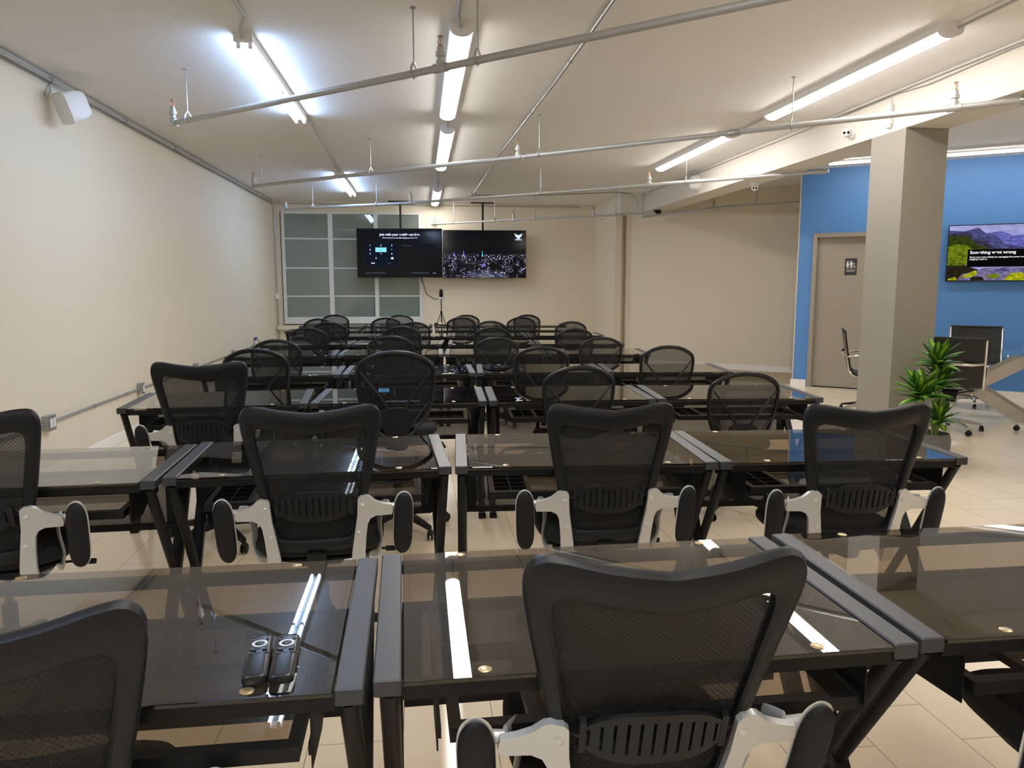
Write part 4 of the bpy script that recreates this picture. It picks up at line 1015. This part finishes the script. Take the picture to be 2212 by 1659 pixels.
c = dup(cc0); c.location = (6.58, 8.42, 0); c.rotation_euler = (0, 0, R(146)); c['label'] = 'black leather conference chair facing the camera, against the blue wall'
c = dup(cc0); c.location = (4.98, 8.05, 0); c.rotation_euler = (0, 0, R(-118)); c['label'] = 'black leather conference chair seen sideways, half hidden left of the pillar'
c = dup(cc0); c.location = (6.12, 6.70, 0); c.rotation_euler = (0, 0, R(50)); c['label'] = 'black leather conference chair cropped at the right edge, arm loop showing'
# table
tb = thing('conference_table', 'clear glass conference table on crossed steel legs at the right edge', 'table', (6.38, 7.40, 0), AX)
rr = crom([(-1.15,-.38),(-1.05,-.46),(1.05,-.46),(1.15,-.38),(1.15,.38),(1.05,.46),(-1.05,.46),(-1.15,.38)], 3, True)
n_ = len(rr); B().add([(x, y, .718) for x, y in rr]+[(x, y, .732) for x, y in rr], [tuple(range(n_-1,-1,-1)), tuple(range(n_, 2*n_))]+[(i, (i+1)%n_, (i+1)%n_+n_, i+n_) for i in range(n_)]).obj('glass_top', M_clear, tb, smooth=False)
for s_ in (-1, 1):
    for q in (-1, 1): B().bar((-.55*q-.5, s_*.24, .005), (.55*q-.5, s_*.24, .715), .12, .03, (0, 1, 0)).obj('leg', M_brushed, tb, smooth=False)
B().lathe([(.07, 0.), (.06, .02), (.05, .3), (.05, .715)], 18, (.45, 0, 0)).obj('pedestal', M_brushed, tb)

# plant
pl = thing('potted_dracaena', 'striped dracaena in a round grey pot in front of the pillar', 'plant', (4.06, 5.62, 0))
B().lathe([(.085, 0), (.11, .02), (.135, .12), (.138, .22), (.125, .27), (.118, .27), (.118, .24)], 28, cap=False).obj('pot', M_pot, pl)
B().lathe([(.1, .01), (.118, .235), (.002, .245)], 20).obj('soil', M_soil, pl)
def leaf(b, base, az, el, L_, wd, droop):
    n = 8; sd = Vector((-math.sin(az), math.cos(az), 0)); vs = []; p = Vector(base); e_ = el
    for i in range(n+1):
        tt = i/n; w_ = wd*math.sin(PI*min(1, .12+tt*.88))**.8*(1 if tt < .97 else .1); d_ = Vector((math.cos(az)*math.cos(e_), math.sin(az)*math.cos(e_), math.sin(e_)))
        up_ = sd.cross(d_)
        vs += [p-sd*w_+up_*w_*.25, p-sd*w_*.35, p+sd*w_*.35, p+sd*w_+up_*w_*.25]
        p = p+d_*L_/n; e_ -= droop/n
    b.cur = 0; fs = [];
    o_ = len(b.v); b.v += [tuple(v) for v in vs]
    for i in range(n):
        for k in range(3): b.f.append((o_+i*4+k, o_+i*4+k+1, o_+i*4+k+5, o_+i*4+k+4)); b.mi.append(1 if (k == 1 and i < 7) else 0)
heads = [((.02, .02, .84), 1.0), ((-.15, -.04, .60), 1.15), ((.01, -.06, .40), .8), ((.06, .03, .68), .9)]
for (hx, hy, hz), sc in heads:
    cb_ = B(); cb_.tube([(hx*.2, hy*.2, .23), (hx*.7, hy*.7, hz*.6), (hx, hy, hz+.04)], [.014, .012, .009], 8); cb_.obj('cane', M_cane, pl)
rl = random.Random(5)
for hi, ((hx, hy, hz), sc) in enumerate(heads):
    for k in range(24):
        b = B(); az = k*2.4+hi; tt = k/23
        leaf(b, (hx, hy, hz-.05+.08*tt), az, R(12+62*tt+rl.uniform(-8, 8)), sc*(.225-.04*tt+rl.uniform(-.03, .03)), .036*sc+.003, R(55-35*tt))
        b.obj('leaf', [M_leaf, M_leafc], pl)

# nearest-row desks have no insert in the pen opening
for o in list(COL.objects):
    if o.name.startswith('pen_compartment') and o.parent and o.parent.parent and 'nearest row' in o.parent.parent.get('label', '')+o.parent.parent.get('label', '').replace('nearest row,', 'nearest row'):
        bpy.data.objects.remove(o)
# ------------------------------------------------------------------ world & render look
wd_ = bpy.data.worlds.new('world'); S.world = wd_; wd_.use_nodes = True
wd_.node_tree.nodes['Background'].inputs[0].default_value = (.02, .025, .03, 1); wd_.node_tree.nodes['Background'].inputs[1].default_value = .3
S.view_settings.view_transform = 'Standard'; S.view_settings.look = 'None'; S.view_settings.gamma = 1; S.view_settings.use_curve_mapping = False
S.view_settings.exposure = 0.0
try:
    S.cycles.transparent_max_bounces = 32; S.cycles.max_bounces = 10; S.cycles.diffuse_bounces = 5; S.cycles.glossy_bounces = 5
    S.cycles.sample_clamp_indirect = 6
except Exception: pass
